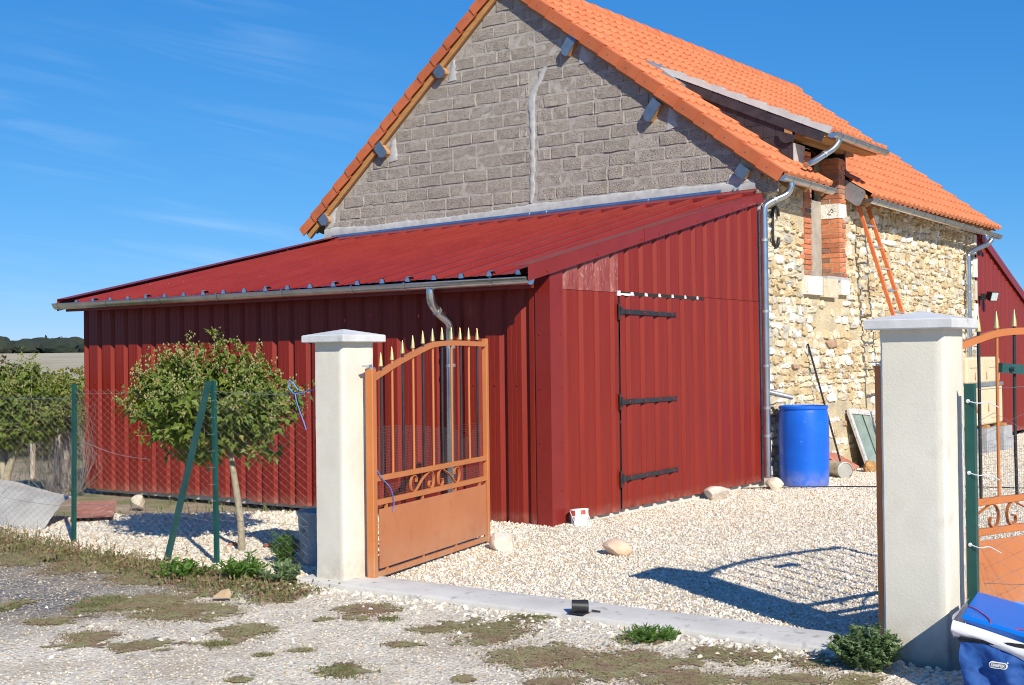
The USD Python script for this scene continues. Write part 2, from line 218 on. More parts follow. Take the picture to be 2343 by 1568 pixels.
# ------------------------------------------------------------------ helpers
USED = {}
def path_of(parent): return parent if isinstance(parent, str) else str(parent.GetPath())
def fresh(parent, name):
    par = path_of(parent) if parent is not None else "/World"
    k = USED.get((par, name), 0); USED[(par, name)] = k + 1
    return f"{par}/{name}" if k == 0 else f"{par}/{name}_{k:03d}"
def tag(p, label=None, cat=None, group=None, kind=None):
    for k, v in (("label", label), ("category", cat), ("group", group), ("kind", kind)):
        if v: p.SetCustomDataByKey(k, v)
    return p
def thing(name, label, cat, loc=(0, 0, 0), rotz=0.0, group=None):
    x = UsdGeom.Xform.Define(stage, fresh(None, name)); x.AddTranslateOp().Set(Gf.Vec3d(*map(float, loc)))
    if rotz: x.AddRotateZOp().Set(float(rotz))
    ORIGIN[str(x.GetPath())] = np.array(loc, float) if not rotz else None
    return tag(x.GetPrim(), label, cat, group)
ORIGIN = {}
class MB:
    """collects shapes as one mesh"""
    def __init__(s): s.v, s.f, s.n = [], [], 0
    def add(s, v, f):
        v = np.asarray(v, float); f = np.asarray(f, int)
        if f.shape[1] == 4: f = np.vstack([f[:, [0, 1, 2]], f[:, [0, 2, 3]]])
        s.v.append(v); s.f.append(f + s.n); s.n += len(v); return s
    def tm(s, m): return s.add(m.vertices, m.faces)
    def box(s, lo, hi):
        a, b = np.array(lo, float), np.array(hi, float)
        c = np.array([[x, y, z] for x in (a[0], b[0]) for y in (a[1], b[1]) for z in (a[2], b[2])])
        return s.add(c, [[0, 1, 3, 2], [4, 6, 7, 5], [0, 4, 5, 1], [2, 3, 7, 6], [0, 2, 6, 4], [1, 5, 7, 3]])
    def hexa(s, bottom, top):
        v = np.vstack([bottom, top])
        return s.add(v, [[3, 2, 1, 0], [4, 5, 6, 7], [0, 1, 5, 4], [1, 2, 6, 5], [2, 3, 7, 6], [3, 0, 4, 7]])
    def beam(s, p, q, w, h, up=(0, 0, 1), chamfer=0.0):
        """rectangular bar p -> q, w across, h along up"""
        p, q = np.array(p, float), np.array(q, float); d = q - p; d /= np.linalg.norm(d)
        a = np.cross(d, up); a /= np.linalg.norm(a); b = np.cross(a, d)
        if chamfer:
            c = chamfer; prof = [(-w / 2 + c, -h / 2), (w / 2 - c, -h / 2), (w / 2, -h / 2 + c), (w / 2, h / 2 - c), (w / 2 - c, h / 2), (-w / 2 + c, h / 2), (-w / 2, h / 2 - c), (-w / 2, -h / 2 + c)]
        else:
            prof = [(-w / 2, -h / 2), (w / 2, -h / 2), (w / 2, h / 2), (-w / 2, h / 2)]
        n = len(prof); A = np.array([p + a * x + b * y for x, y in prof]); B = np.array([q + a * x + b * y for x, y in prof])
        f = [[i, (i + 1) % n, n + (i + 1) % n, n + i] for i in range(n)]
        s.add(np.vstack([A, B]), f)
        k = s.n - 2 * n
        caps = [[k, k + i + 1, k + i] for i in range(1, n - 1)] + [[k + n, k + n + i, k + n + i + 1] for i in range(1, n - 1)]
        s.f.append(np.array(caps)); return s
    def tube(s, pts, r, sides=8, caps=True):
        p = np.asarray(pts, float); n = len(p); r = np.broadcast_to(r, (n,))
        t = np.gradient(p, axis=0) if n > 2 else np.repeat((p[1] - p[0])[None], 2, 0)
        t = t / (np.linalg.norm(t, axis=1, keepdims=True) + 1e-12)
        a = np.cross(t[0], [0, 0, 1.0] if abs(t[0][2]) < 0.9 else [1.0, 0, 0]); a /= np.linalg.norm(a)
        ang = np.arange(sides) * 2 * PI / sides; V = []
        for i in range(n):
            a = a - t[i] * (a @ t[i]); a /= np.linalg.norm(a) + 1e-12; b = np.cross(t[i], a)
            V.append(p[i] + r[i] * (np.cos(ang)[:, None] * a + np.sin(ang)[:, None] * b))
        V = np.vstack(V); f = [[i * sides + j, i * sides + (j + 1) % sides, (i + 1) * sides + (j + 1) % sides, (i + 1) * sides + j] for i in range(n - 1) for j in range(sides)]
        s.add(V, f)
        if caps:
            k = s.n - len(V); e = k + (n - 1) * sides
            s.f.append(np.array([[k, k + j + 1, k + j] for j in range(1, sides - 1)] + [[e, e + j, e + j + 1] for j in range(1, sides - 1)]))
        return s
    def lathe(s, prof, c=(0, 0, 0), sides=32, axis=None):
        """prof: (r, z) pairs, around z through c, or around the given axis"""
        ang = np.arange(sides) * 2 * PI / sides; n = len(prof)
        V = np.array([[r * math.cos(a), r * math.sin(a), z] for r, z in prof for a in ang])
        if axis is not None: V = V @ trimesh.geometry.align_vectors([0, 0, 1], axis)[:3, :3].T
        f = [[i * sides + j, i * sides + (j + 1) % sides, (i + 1) * sides + (j + 1) % sides, (i + 1) * sides + j] for i in range(n - 1) for j in range(sides)]
        return s.add(V + np.array(c, float), f)
    def sheet(s, grid):
        """grid (m, n, 3) of points"""
        m, n = grid.shape[:2]; i, j = np.meshgrid(np.arange(m - 1), np.arange(n - 1), indexing="ij")
        q = np.stack([i * n + j, (i + 1) * n + j, (i + 1) * n + j + 1, i * n + j + 1], -1).reshape(-1, 4)
        return s.add(grid.reshape(-1, 3), q)
    def mesh(s): return np.vstack(s.v), np.vstack(s.f)
    def build(s, name, m, parent=None, label=None, kind=None, smooth=False, cat=None, group=None):
        return obj(name, s.mesh(), m, parent, label, kind, smooth, cat, group)
def obj(name, mesh, m, parent=None, label=None, kind=None, smooth=False, cat=None, group=None):
    """parent None: a top-level mesh in world coordinates. Otherwise a child; the points are given in world coordinates and moved to the thing's frame"""
    path = fresh(parent, name)
    v, f = (np.array(mesh.vertices), np.array(mesh.faces)) if hasattr(mesh, "vertices") else mesh
    if parent is not None:
        top = "/".join(path.split("/")[:3]); o = ORIGIN.get(top)
        if o is not None: v = v - o
    q = usdkit.mesh(stage, path, (v, f), MATS[m], smooth=smooth).GetPrim()
    return tag(q, label, cat, group, kind)
def node(name, parent):
    return UsdGeom.Xform.Define(stage, fresh(parent, name)).GetPrim()
def smoothed(pts, n=6):
    """Catmull-Rom through pts"""
    p = np.asarray(pts, float); p = np.vstack([2 * p[0] - p[1], p, 2 * p[-1] - p[-2]]); out = []
    for i in range(1, len(p) - 2):
        for t in np.linspace(0, 1, n, endpoint=False):
            out.append(0.5 * (2 * p[i] + (p[i + 1] - p[i - 1]) * t + (2 * p[i - 1] - 5 * p[i] + 4 * p[i + 1] - p[i + 2]) * t**2 + (3 * p[i] - p[i - 1] - 3 * p[i + 1] + p[i + 2]) * t**3))
    out.append(p[-2]); return np.array(out)
def unit(v): v = np.asarray(v, float); return v / np.linalg.norm(v)
def depth_of(p): return (np.asarray(p, float) - CAM) @ F_
def in_view(p, margin=1.1):
    d = np.asarray(p, float) - CAM; w = d @ F_
    return (w > 0.3) & (np.abs(d @ R_) < margin * w * 18 / FOCAL) & (np.abs(d @ U_) < margin * w * 18 / FOCAL * 685 / 1024)
def rock(c, size, seed, squash=0.7, sub=3, rough=0.10):
    m = trimesh.creation.icosphere(sub); v = np.array(m.vertices)
    g = np.random.default_rng(seed)
    for _ in range(9):                                              # flat facets as on broken limestone
        d = unit(g.normal(size=3)); k = g.uniform(0.50, 0.85); h = v @ d; v -= np.maximum(h - k, 0)[:, None] * d * 0.97
    v *= 1 + rough * (meshkit.fbm(v * 2.2 + seed, 4) - 0.5)[:, None]
    v = v * np.array(size) * [1, 1, squash]; v[:, 2] -= v[:, 2].min() * 0.82
    return v + np.array(c, float), np.array(m.faces)

# ------------------------------------------------------------------ ground, yard, driveway, field, hill
def nz(x, y, s=1.0, seed=0, o=4): return meshkit.fbm(np.stack([np.asarray(x, float) * s, np.asarray(y, float) * s, np.zeros_like(np.asarray(x, float)) + 0.37], -1), o, seed)
def ground_sheet(name, rings, angs, z0, amp, m, center=(-1.0, -5.0)):
    g = np.zeros((len(rings), angs, 3))
    for i, r in enumerate(rings):
        a = np.linspace(0, 2 * PI, angs); g[i, :, 0] = center[0] + r * np.cos(a); g[i, :, 1] = center[1] + r * np.sin(a)
    n = nz(g[..., 0], g[..., 1], 0.8) - 0.5
    g[..., 2] = z0 + amp * n * np.minimum(1, 12 / np.maximum(np.hypot(g[..., 0] + 1, g[..., 1] + 5), 1))
    g[:, -1] = g[:, 0]
    return obj(name, MB().sheet(g).mesh(), m, kind="structure", smooth=True)
ground_sheet("ground", [0.01] + list(np.geomspace(0.6, 30, 44)) + [50, 90, 160, 300, 600, 1200, 2500], 121, -0.045, 0.05, "soil")
def patch_sheet(name, poly, step, zf, m, kind="structure"):
    """flat sheet over a shapely polygon with a fine grid"""
    x0, y0, x1, y1 = poly.bounds
    xs, ys = np.arange(x0, x1 + step, step), np.arange(y0, y1 + step, step)
    X, Y = np.meshgrid(xs, ys, indexing="ij"); keep = np.zeros((len(xs) - 1, len(ys) - 1), bool)
    from shapely import contains_xy
    keep = contains_xy(poly, X[:-1, :-1] + step / 2, Y[:-1, :-1] + step / 2)
    Z = zf(X, Y); n = len(ys); i, j = np.nonzero(keep)
    f = np.stack([i * n + j, (i + 1) * n + j, (i + 1) * n + j + 1, i * n + j + 1], -1)
    f = np.vstack([f[:, [0, 1, 2]], f[:, [0, 2, 3]]])
    used, inv = np.unique(f, return_inverse=True)
    V = np.stack([X.ravel(), Y.ravel(), Z.ravel()], 1)[used]
    return obj(name, (V, inv.reshape(f.shape)), m, kind=kind, smooth=True)
def yard_z(x, y):
    x, y = np.asarray(x, float), np.asarray(y, float)
    return 0.004 + 0.035 * (nz(x, y, 1.1, 3) - 0.5) + 0.035 * np.exp(-((y + 4.36) ** 2 + np.maximum(x - 0.1, 0) ** 2 * 4) / 0.1)
def drive_z(x, y):
    x, y = np.asarray(x, float), np.asarray(y, float)
    return -0.022 + 0.035 * (nz(x, y, 0.9, 5) - 0.5) + 0.022 * np.clip((y + 8.25) / 0.5, 0, 1)
YARD = Polygon([(-5.4, -6.9), (-4.4, -7.45), (-2.0, -7.58), (0.1, -7.58), (0.4, -7.28), (4.2, -7.28), (9.0, -7.3), (12, -7.0), (12, 13), (0.1, 13), (-0.2, 0.0), (-0.2, -4.2), (-3.2, -4.75), (-4.4, -5.7)])
DRIVE = Polygon([(-14, -8.1), (-3.5, -7.95), (-0.6, -8.1), (0.1, -7.66), (4.6, -7.66), (9, -7.6), (14, -9), (14, -19), (-14, -19)])
patch_sheet("gravel_yard", YARD, 0.085, yard_z, "gravel_base")
patch_sheet("driveway", DRIVE, 0.085, drive_z, "driveway")
# pale stubble field rising behind the far bushes, with a wooded hill beyond
def strip(name, m, r0, r1, z0, z1, a0, a1, amp=0.0, nr=10, na=60, seed=2):
    g = np.zeros((nr, na, 3)); rr = np.linspace(r0, r1, nr)[:, None]; aa = np.linspace(a0, a1, na)[None]
    g[..., 0] = CAM[0] + rr * np.sin(aa); g[..., 1] = CAM[1] + rr * np.cos(aa)
    t = ((rr - r0) / (r1 - r0)); g[..., 2] = z0 + (z1 - z0) * t + amp * t * (nz(g[..., 0], g[..., 1], 0.01, seed) - 0.5)
    return obj(name, MB().sheet(g).mesh(), m, kind="structure", smooth=True)
A0, A1 = YAW - math.radians(40), YAW + math.radians(5)
strip("field", "field_stubble", 70, 260, -0.3, 3.35, A0 - 0.6, A1 + 0.6)
strip("hills", "hill_soil", 255, 700, 2.6, 9.0, A0 - 0.6, A1 + 0.6, 3.0)

# ------------------------------------------------------------------ the barn
T_R, X_RIDGE, Z_RIDGE, X_EAVE = 0.757, -3.76, 6.84, 0.36
def zr(x): return Z_RIDGE - T_R * (np.asarray(x, float) - X_RIDGE)      # tile plane of the right slope
T_L = 0.843
def zl(x): return Z_RIDGE - T_L * (X_RIDGE - np.asarray(x, float))      # of the left slope
Y0R, VOH = -0.10, 0.10
def y_far(x): return 8.95 + 0.90 * (X_EAVE - np.asarray(x, float)) / (X_EAVE - X_RIDGE)
barn = thing("stone_barn", "old stone barn with grey block gable, bright orange tile roof and small dormer", "barn", (0, 0, 0))

# gable wall: mortar body, blocks as parts of it
def prism_y(poly, y0, y1):
    m = trimesh.creation.extrude_polygon(poly, y1 - y0, engine="earcut"); v = np.array(m.vertices)
    return np.stack([v[:, 0], y0 + v[:, 2], v[:, 1]], 1), np.array(m.faces)[:, ::-1]
XL0 = -7.22
gpoly = Polygon([(XL0, 0.0), (0.0, 0.0), (0.0, zr(0.0) - 0.13), (X_RIDGE, Z_RIDGE - 0.16), (XL0, zl(XL0) - 0.13)])
gable = obj("gable_wall", prism_y(gpoly, 0.0, 0.35), "block_mortar", barn)
def block_mesh(x0, x1, z0, z1, proud, g, nx=4, nzz=2):
    """rough front face with broken edges"""
    us, ws = np.linspace(0, 1, nx + 1), np.linspace(0, 1, nzz + 1)
    V, F = [], []
    grid = np.zeros((nx + 1, nzz + 1, 3))
    for i, u in enumerate(us):
        for j, w in enumerate(ws):
            e = 0.009
            grid[i, j] = (x0 + e + u * (x1 - x0 - 2 * e) + g.normal(0, 0.0035), -proud + g.normal(0, 0.003), z0 + e + w * (z1 - z0 - 2 * e) + g.normal(0, 0.0035))
    V = grid.reshape(-1, 3); n = nzz + 1
    F = [[i * n + j, (i + 1) * n + j, (i + 1) * n + j + 1, i * n + j + 1] for i in range(nx) for j in range(nzz)]
    rim = [i * n for i in range(nx + 1)] + [nx * n + j for j in range(1, n)] + [i * n + nzz for i in range(nx - 1, -1, -1)] + [j for j in range(nzz - 1, 0, -1)]
    back = []
    for k in rim:
        p = V[k].copy(); p[1] = 0.012; p[0] = x0 if abs(p[0] - x0) < 0.025 else (x1 if abs(p[0] - x1) < 0.025 else p[0]); p[2] = z0 if abs(p[2] - z0) < 0.025 else (z1 if abs(p[2] - z1) < 0.025 else p[2]); back.append(p)
    k0 = len(V); V = np.vstack([V, back]); m = len(rim)
    F += [[k0 + a, k0 + (a + 1) % m, rim[(a + 1) % m], rim[a]] for a in range(m)]
    return MB().add(V, F).mesh()
g = np.random.default_rng(5)
z, row = 3.52, 0
while z < 6.6:
    h = 0.16 + g.uniform(-0.006, 0.006)
    xr_, xl_ = X_RIDGE + (Z_RIDGE - 0.175 - (z + h * 0.62)) / T_R, X_RIDGE - (Z_RIDGE - 0.22 - (z + h * 0.5)) / T_L + 0.05
    x = xl_ + g.uniform(0.0, 0.12) if z > 3.7 else xl_ + 0.2
    x = max(x, XL0 + 0.10)
    while x < xr_ - 0.12:
        w = min(g.choice([0.40, 0.40, 0.405, 0.39, 0.30, 0.22], p=[.34, .2, .2, .16, .06, .04]), xr_ - x)
        crack = z < 5.4 and x < -3.28 < x + w
        if w > 0.1:
            parts = [(x, x + w)]
            if crack: parts = [(a, b) for a, b in ((x, -3.35), (-3.22, x + w)) if b - a > 0.06]
            for a, b in parts: obj("block", block_mesh(a, b, z, z + h - 0.003, 0.0065 + g.uniform(-0.005, 0.006), g), "block", gable)
        x += w + 0.014 + g.uniform(-0.004, 0.006)
    z += h + 0.016; row += 1
def smear(pts_low, pts_high, y, name, m, parent, n=24, amp=0.02, seed=1):
    """a thin trowelled coat between two polylines on the gable"""
    lo, hi = [np.stack([np.interp(np.linspace(0, 1, n), np.linspace(0, 1, len(p)), np.array(p)[:, k]) for k in (0, 1)], 1) for p in (pts_low, pts_high)]
    lo = lo + amp * (np.stack([nz(lo[:, 0] * 9, lo[:, 1] * 9, 1, seed), nz(lo[:, 0] * 9 + 40, lo[:, 1] * 9, 1, seed)], 1) - 0.5)
    hi = hi + amp * (np.stack([nz(hi[:, 0] * 9, hi[:, 1] * 9 + 90, 1, seed), nz(hi[:, 0] * 9 + 70, hi[:, 1] * 9, 1, seed)], 1) - 0.5)
    G = np.zeros((n, 4, 3))
    for k, (q, yy) in enumerate(((lo, 0.004), (lo * 0.8 + hi * 0.2, y), (lo * 0.2 + hi * 0.8, y), (hi, 0.004))): G[:, k, 0], G[:, k, 1], G[:, k, 2] = q[:, 0], yy, q[:, 1]
    return obj(name, MB().sheet(G).mesh(), m, parent, smooth=True)
smear([(-7.2, 3.38), (-4, 3.43), (-0.02, 3.50)], [(-7.2, 3.62), (-6.4, 3.585), (-4.6, 3.62), (-3.2, 3.665), (-2.2, 3.70), (-1.2, 3.70), (-0.02, 3.68)], -0.030, "mortar_band", "cement", barn, n=120, amp=0.07)
smear([(-3.10, 5.52), (-3.26, 5.28), (-3.37, 5.15), (-3.35, 4.6), (-3.36, 4.2), (-3.37, 3.66)], [(-3.03, 5.50), (-3.15, 5.24), (-3.24, 5.12), (-3.26, 4.6), (-3.26, 4.2), (-3.31, 3.66)], -0.014, "crack_repair", "cement", barn, n=90, amp=0.11)
smear([(-7.21, 3.55), (-7.20, 3.78)], [(-7.02, 3.58), (-6.92, 3.92)], -0.020, "mortar_patch", "cement", barn, amp=0.12)
for (cx, cz) in ((-4.72, 5.62), (-5.86, 4.62), (-1.22, 4.55), (-2.52, 5.55)):
    smear([(cx - 0.05, cz - 0.12), (cx + 0.02, cz + 0.16)], [(cx + 0.16, cz - 0.10), (cx + 0.09, cz + 0.20)], -0.018, "mortar_patch", "cement", barn, n=24, amp=0.16, seed=int(cx * -10))
smear([(-0.42, 3.66), (-0.02, 3.62)], [(-0.36, 3.80), (-0.06, 3.70)], -0.020, "mortar_patch", "cement", barn, n=16, amp=0.06)

# stone side wall (x = 0), with the loft opening; stones are parts of it
WT = 3.72
swall = MB()
for lo, hi in (((-0.35, 0.35, 0), (0, 1.56, WT)), ((-0.35, 2.50, 0), (0, 8.72, WT)), ((-0.35, 1.56, 0), (0, 2.50, 2.50))): swall.box(lo, hi)
swall_p = swall.build("stone_wall", "lime_mortar", barn)
MB().box((-0.35, 1.05, WT), (-0.004, 1.556, 4.25)).build("dormer_wall", "cement_dark", barn)
MB().box((-0.35, 2.508, WT), (-0.004, 2.714, 4.25)).build("dormer_wall", "brick_dark", barn)
MB().box((-0.40, 1.57, 2.505), (-0.24, 2.49, 3.66)).build("loft_infill", "cement_dark", barn)
OPEN = (1.30, 2.74)
def stone_mesh(yc, zc, w, h, proud, g):
    n = 9; V = []
    ang = (np.arange(n) + g.uniform(-0.33, 0.33, n)) / n * 2 * PI + g.uniform(0, 1)
    sq = np.stack([np.sign(np.cos(ang)) * np.abs(np.cos(ang)) ** 0.62, np.sign(np.sin(ang)) * np.abs(np.sin(ang)) ** 0.62], 1)
    sq *= (1 + g.normal(0, 0.13, (n, 1))); tilt = g.normal(0, 0.35, 2)
    for k, (s, px) in enumerate(((1.04, -0.01), (0.98, proud * 0.62), (0.66, proud))):
        j = g.normal(0, 0.006, (n, 3))
        for a in range(n): V.append((px + (j[a, 0] + proud * 0.5 * (tilt @ sq[a]) * s if k else 0), yc + sq[a, 0] * s * w / 2 + j[a, 1], zc + sq[a, 1] * s * h / 2 + j[a, 2]))
    V.append((proud * g.uniform(0.85, 1.15), yc + g.normal(0, 0.12) * w, zc + g.normal(0, 0.12) * h))
    F = [[k * n + a, k * n + (a + 1) % n, (k + 1) * n + (a + 1) % n, (k + 1) * n + a] for k in range(2) for a in range(n)]
    m = MB().add(np.array(V), F); m.f.append(np.array([[2 * n + a, 2 * n + (a + 1) % n, 3 * n] for a in range(n)]))
    return m.mesh()
g = np.random.default_rng(21)
stones = []
z = 0.03
while z < WT - 0.03:
    rh = g.uniform(0.065, 0.125); y = 0.04 + g.uniform(0, 0.1)
    while y < 8.66:
        w = float(np.clip(g.lognormal(math.log(0.165), 0.45), 0.07, 0.42))
        hh = rh * g.uniform(0.70, 1.22); zc = z + rh / 2 + 0.03 * (nz(y * 1.3, z * 3, 1, 8) - 0.5) + g.normal(0, 0.016)
        clear = not (OPEN[0] - 0.02 < y + w / 2 < OPEN[1] + 0.0 and zc > 2.38) and not (1.22 < y + w / 2 < 2.74 and 2.30 < zc)
        low = (zc < 0.95 + 0.35 * (nz(y * 1.2, 5.0, 1, 9) - 0.5)) and y > 0.9
        plain = (1.6 < y + w / 2 < 2.6 and 1.85 < zc < 2.3)
        drop = 0.72 if low else (0.9 if plain else 0.06)
        if clear and g.random() > drop and y + w < 8.7:
            stones.append((y + w / 2, zc, w * g.uniform(0.86, 1.0), hh, g.uniform(0.014, 0.042) * (0.5 if low else 1)))
            if rh > 0.125 and w < 0.16 and g.random() < 0.5: pass
        y += w * 0.97 + g.uniform(0.0, 0.022)
    z += rh + 0.004
P_ST = [0.15, 0.42, 0.30, 0.10, 0.03]
big = sorted(range(len(stones)), key=lambda i: -stones[i][2] * stones[i][3] / depth_of((0, stones[i][0], stones[i][1])) ** 2)
parts_idx = set(big[:300]); rest = {m: MB() for m in ST}
for i, s in enumerate(stones):
    mm = ST[g.choice(5, p=P_ST)]
    if i in parts_idx: obj("stone", stone_mesh(*s, g), mm, swall_p, smooth=24)
    else: rest[mm].add(*stone_mesh(*s, g))
for mm in ST:
    if rest[mm].n: rest[mm].build("rubble", mm, swall_p, kind="stuff", smooth=24)
# big pale blocks of the sill and quoins
for (y0, y1, z0, z1, m) in ((1.27, 1.75, 2.35, 2.59, "stone_white"), (1.78, 2.28, 2.33, 2.575, "stone_cream"), (2.40, 2.70, 2.38, 2.575, "stone_white")):
    v = trimesh.creation.box((0.12, y1 - y0, z1 - z0)).subdivide().subdivide(); vv = np.array(v.vertices); vv *= 1 + 0.06 * (meshkit.fbm(vv * 9 + y0, 3) - 0.5)[:, None]
    obj("sill_stone", (vv + [0.012, (y0 + y1) / 2, (z0 + z1) / 2], v.faces), m, barn, smooth=40)
MB().box((-0.23, 1.95, 2.565), (0.065, 2.71, 2.615)).build("sill_slab", "cement", barn)
for k in range(9):
    zz = 0.1 + k * 0.40
    v = trimesh.creation.box((0.08, 0.20 if k % 2 else 0.14, 0.34)).subdivide().subdivide(); vv = np.array(v.vertices); vv *= 1 + 0.08 * (meshkit.fbm(vv * 9 + k, 3) - 0.5)[:, None]
    obj("quoin", (vv + [0.012, 8.60, zz + 0.15], v.faces), "stone_white" if k % 3 else "stone_grey", barn, smooth=40)

# brick piers of the loft opening
lp = MB().box((-0.34, 1.335, 2.60), (-0.004, 1.555, 4.24)).build("brick_pier", "lime_mortar", barn, label="narrow brick jamb on the gable side of the loft opening")
rp = MB().box((-0.34, 2.506, 2.62), (0.006, 2.715, 4.24)).build("brick_pier", "lime_mortar", barn, label="wide brick pier on the far side of the loft opening")
g = np.random.default_rng(3)
def brick(x0, x1, y0, y1, z0, z1, parent, dark=False):
    a = g.normal(0, 0.003, 3); v = trimesh.creation.box((x1 - x0, y1 - y0, z1 - z0)); vv = np.array(v.vertices)
    b = 0.004; q = []
    m = MB().beam(((x0 + x1) / 2 + a[0], y0 + a[1], (z0 + z1) / 2), ((x0 + x1) / 2 + a[0], y1 + a[1], (z0 + z1) / 2), x1 - x0, z1 - z0, chamfer=b)
    m.build("brick", "brick_dark" if dark else "brick", parent)
bh = 0.067
for k in range(24):
    z0 = 2.605 + k * bh; z1 = z0 + bh - 0.011
    dark = g.random() < 0.16
    brick(-0.10, 0.010 + g.uniform(0, 0.006), 1.33, 1.562, z0, z1, lp, dark)
    if k in (5, 7, 12): brick(-0.05, 0.018, 1.20, 1.328, z0, z1, lp)
    if k in (2, 3): brick(-0.05, 0.014, 1.09, 1.328, z0, z1, lp)
    if 12 <= k <= 14: continue
    z0 += 0.02; z1 += 0.02
    if k % 2:
        brick(-0.112, 0.016, 2.494, 2.72, z0, z1, rp, dark); brick(-0.245, -0.122, 2.492, 2.60, z0, z1, rp, g.random() < 0.2)
    else:
        brick(-0.238, 0.016, 2.494, 2.604, z0, z1, rp, dark); brick(-0.12, 0.016, 2.614, 2.72, z0, z1, rp, g.random() < 0.2)
v = trimesh.creation.box((0.27, 0.24, 0.195)).subdivide().subdivide(); vv = np.array(v.vertices); vv *= 1 + 0.10 * (meshkit.fbm(vv * 9 + 4, 3) - 0.5)[:, None]
obj("white_stone", (vv + [-0.11, 2.606, 3.525], v.faces), "stone_white", rp, smooth=40)
MB().tube(smoothed([(-0.10, 2.478, 3.53), (-0.07, 2.44, 3.545), (-0.05, 2.45, 3.515), (-0.085, 2.47, 3.50)]), 0.006, 6).build("iron_ring", "black_iron", rp)

# rest of the shell, hollow and dark inside
MB().box((XL0, 0.36, 0), (XL0 + 0.3, 8.7, zl(XL0) - 0.2)).build("back_wall", "cement_dark", barn)
obj("far_gable", prism_y(Polygon([(XL0, 0), (-0.36, 0), (-0.36, zr(-0.36) - 0.14), (X_RIDGE, Z_RIDGE - 0.2), (XL0, zl(XL0) - 0.2)]), 8.40, 8.72), "cement_dark", barn)
MB().box((XL0 + 0.31, 0.37, 2.30), (-0.42, 8.38, 2.42)).build("loft_floor", "wood_grey", barn)

# the roof: deck, then tiles, verge tiles and ridge tiles as its parts
deck = MB()
def slab(mb, x0, x1, ya, yb, zf, th):
    c = [(x0, ya(x0)), (x1, ya(x1)), (x1, yb(x1)), (x0, yb(x0))]
    mb.hexa([(x, y, float(zf(x)) - th) for x, y in c], [(x, y, float(zf(x)) - 0.025) for x, y in c])
cst = lambda v: (lambda x: v)
slab(deck, X_RIDGE, -1.80, cst(-0.06), lambda x: float(y_far(x)) - 0.05, zr, 0.075)
slab(deck, -1.80, 0.0, cst(-0.06), cst(1.02), zr, 0.075)
slab(deck, 0.0, 0.31, cst(-0.06), cst(1.34), zr, 0.075)
slab(deck, -1.80, 0.31, cst(2.74), lambda x: float(y_far(x)) - 0.05, zr, 0.075)
slab(deck, X_RIDGE, -7.55, cst(-0.06), cst(9.8), zl, 0.075)
roof = deck.build("roof", "wood", barn)
TH = math.atan(T_R); CX, SX = math.cos(TH), math.sin(TH)
NC = 15; SL = (X_EAVE - X_RIDGE) / CX; CO = (SL - 0.05) / NC
def tile_profile(t):                                               # t in tile widths
    t = t - np.floor(t)
    return 0.030 * np.where(t > 0.52, np.sin(np.clip((t - 0.52) / 0.48, 0, 1) * PI) ** 0.8, 0) + 0.004 * np.cos(t * 2 * PI)
def tile_mesh(s0, ya, yb, yref, W, origin, du, dn, lift=0.034, over=0.05, n=8, co=None):
    """one interlocking tile: s along the slope upward, y across"""
    co = co or CO
    ys = np.linspace(ya, yb, n + 1); h = tile_profile((ys - yref) / W)
    rows = [(s0 - 0.012, h * 0.9 - 0.020), (s0 - 0.004, h + lift), (s0 + co * 0.5, h + lift * 0.55), (s0 + co + over, h + 0.002)]
    G = np.zeros((len(rows), n + 1, 3))
    for k, (s, hh) in enumerate(rows): G[k] = np.array(origin) + s * np.array(du)[None] + hh[:, None] * np.array(dn)[None]; G[k, :, 1] = ys
    return MB().sheet(G[:, ::-1]).mesh()
W_T = 0.207
tiles = []
du, dn = np.array([-CX, 0, SX]), np.array([SX, 0, CX])
for i in range(NC):
    s0 = 0.0 + i * CO; xm = X_EAVE - (s0 + CO / 2) * CX; xlow = X_EAVE - s0 * CX
    spans = [(-0.075, float(y_far(xm)))]
    if xm > -0.05: spans = [(-0.075, 1.36), (2.735, float(y_far(xm)))]
    elif xlow > -1.72: spans = [(-0.075, 1.015), (2.735, float(y_far(xm)))]
    for a, b in spans:
        j = math.floor((a + 0.075) / W_T)
        while -0.075 + j * W_T < b - 0.03:
            ya, yb = max(a, -0.075 + j * W_T), min(b, -0.075 + (j + 1) * W_T)
            if yb - ya > 0.04: tiles.append((s0, ya, yb, xm))
            j += 1
tiles.sort(key=lambda t: depth_of((t[3], t[1], zr(t[3]))))
org = np.array([X_EAVE, 0, float(zr(X_EAVE))])
rest_t = MB(); g = np.random.default_rng(8)
for k, (s0, ya, yb, xm) in enumerate(tiles):
    dl = g.normal(0, 0.001)
    m = tile_mesh(s0 + g.normal(0, 0.0012), ya, yb, -0.075, W_T, org + dn * dl, du, dn)
    if k < 300: obj("roof_tile", m, "tile", roof, smooth=35)
    else: rest_t.add(*m)
rest_t.build("far_tiles", "tile", roof, kind="stuff", smooth=35)
THL = math.atan(T_L); CL, SNL = math.cos(THL), math.sin(THL); dul, dnl = np.array([CL, 0, SNL]), np.array([-SNL, 0, CL])
XEL = -7.62; SLL = (X_RIDGE - XEL) / CL; NCL = 15; COL = (SLL - 0.05) / NCL
lt = MB()
for i in range(NCL):
    for j in range(48):
        G, ya = None, -0.075 + j * W_T
        ys = np.linspace(ya, ya + W_T, 5); h = tile_profile((ys + 0.075) / W_T); rows = [(i * COL - 0.01, h - 0.02), (i * COL, h + 0.026), ((i + 1) * COL + 0.05, h)]
        G = np.zeros((3, 5, 3))
        for k, (s, hh) in enumerate(rows): G[k] = np.array([XEL, 0, float(zl(XEL))]) + s * dul[None] + hh[:, None] * dnl[None]; G[k, :, 1] = ys
        lt.add(*MB().sheet(G).mesh())
lt.build("hidden_slope_tiles", "tile", roof, kind="stuff", smooth=35)
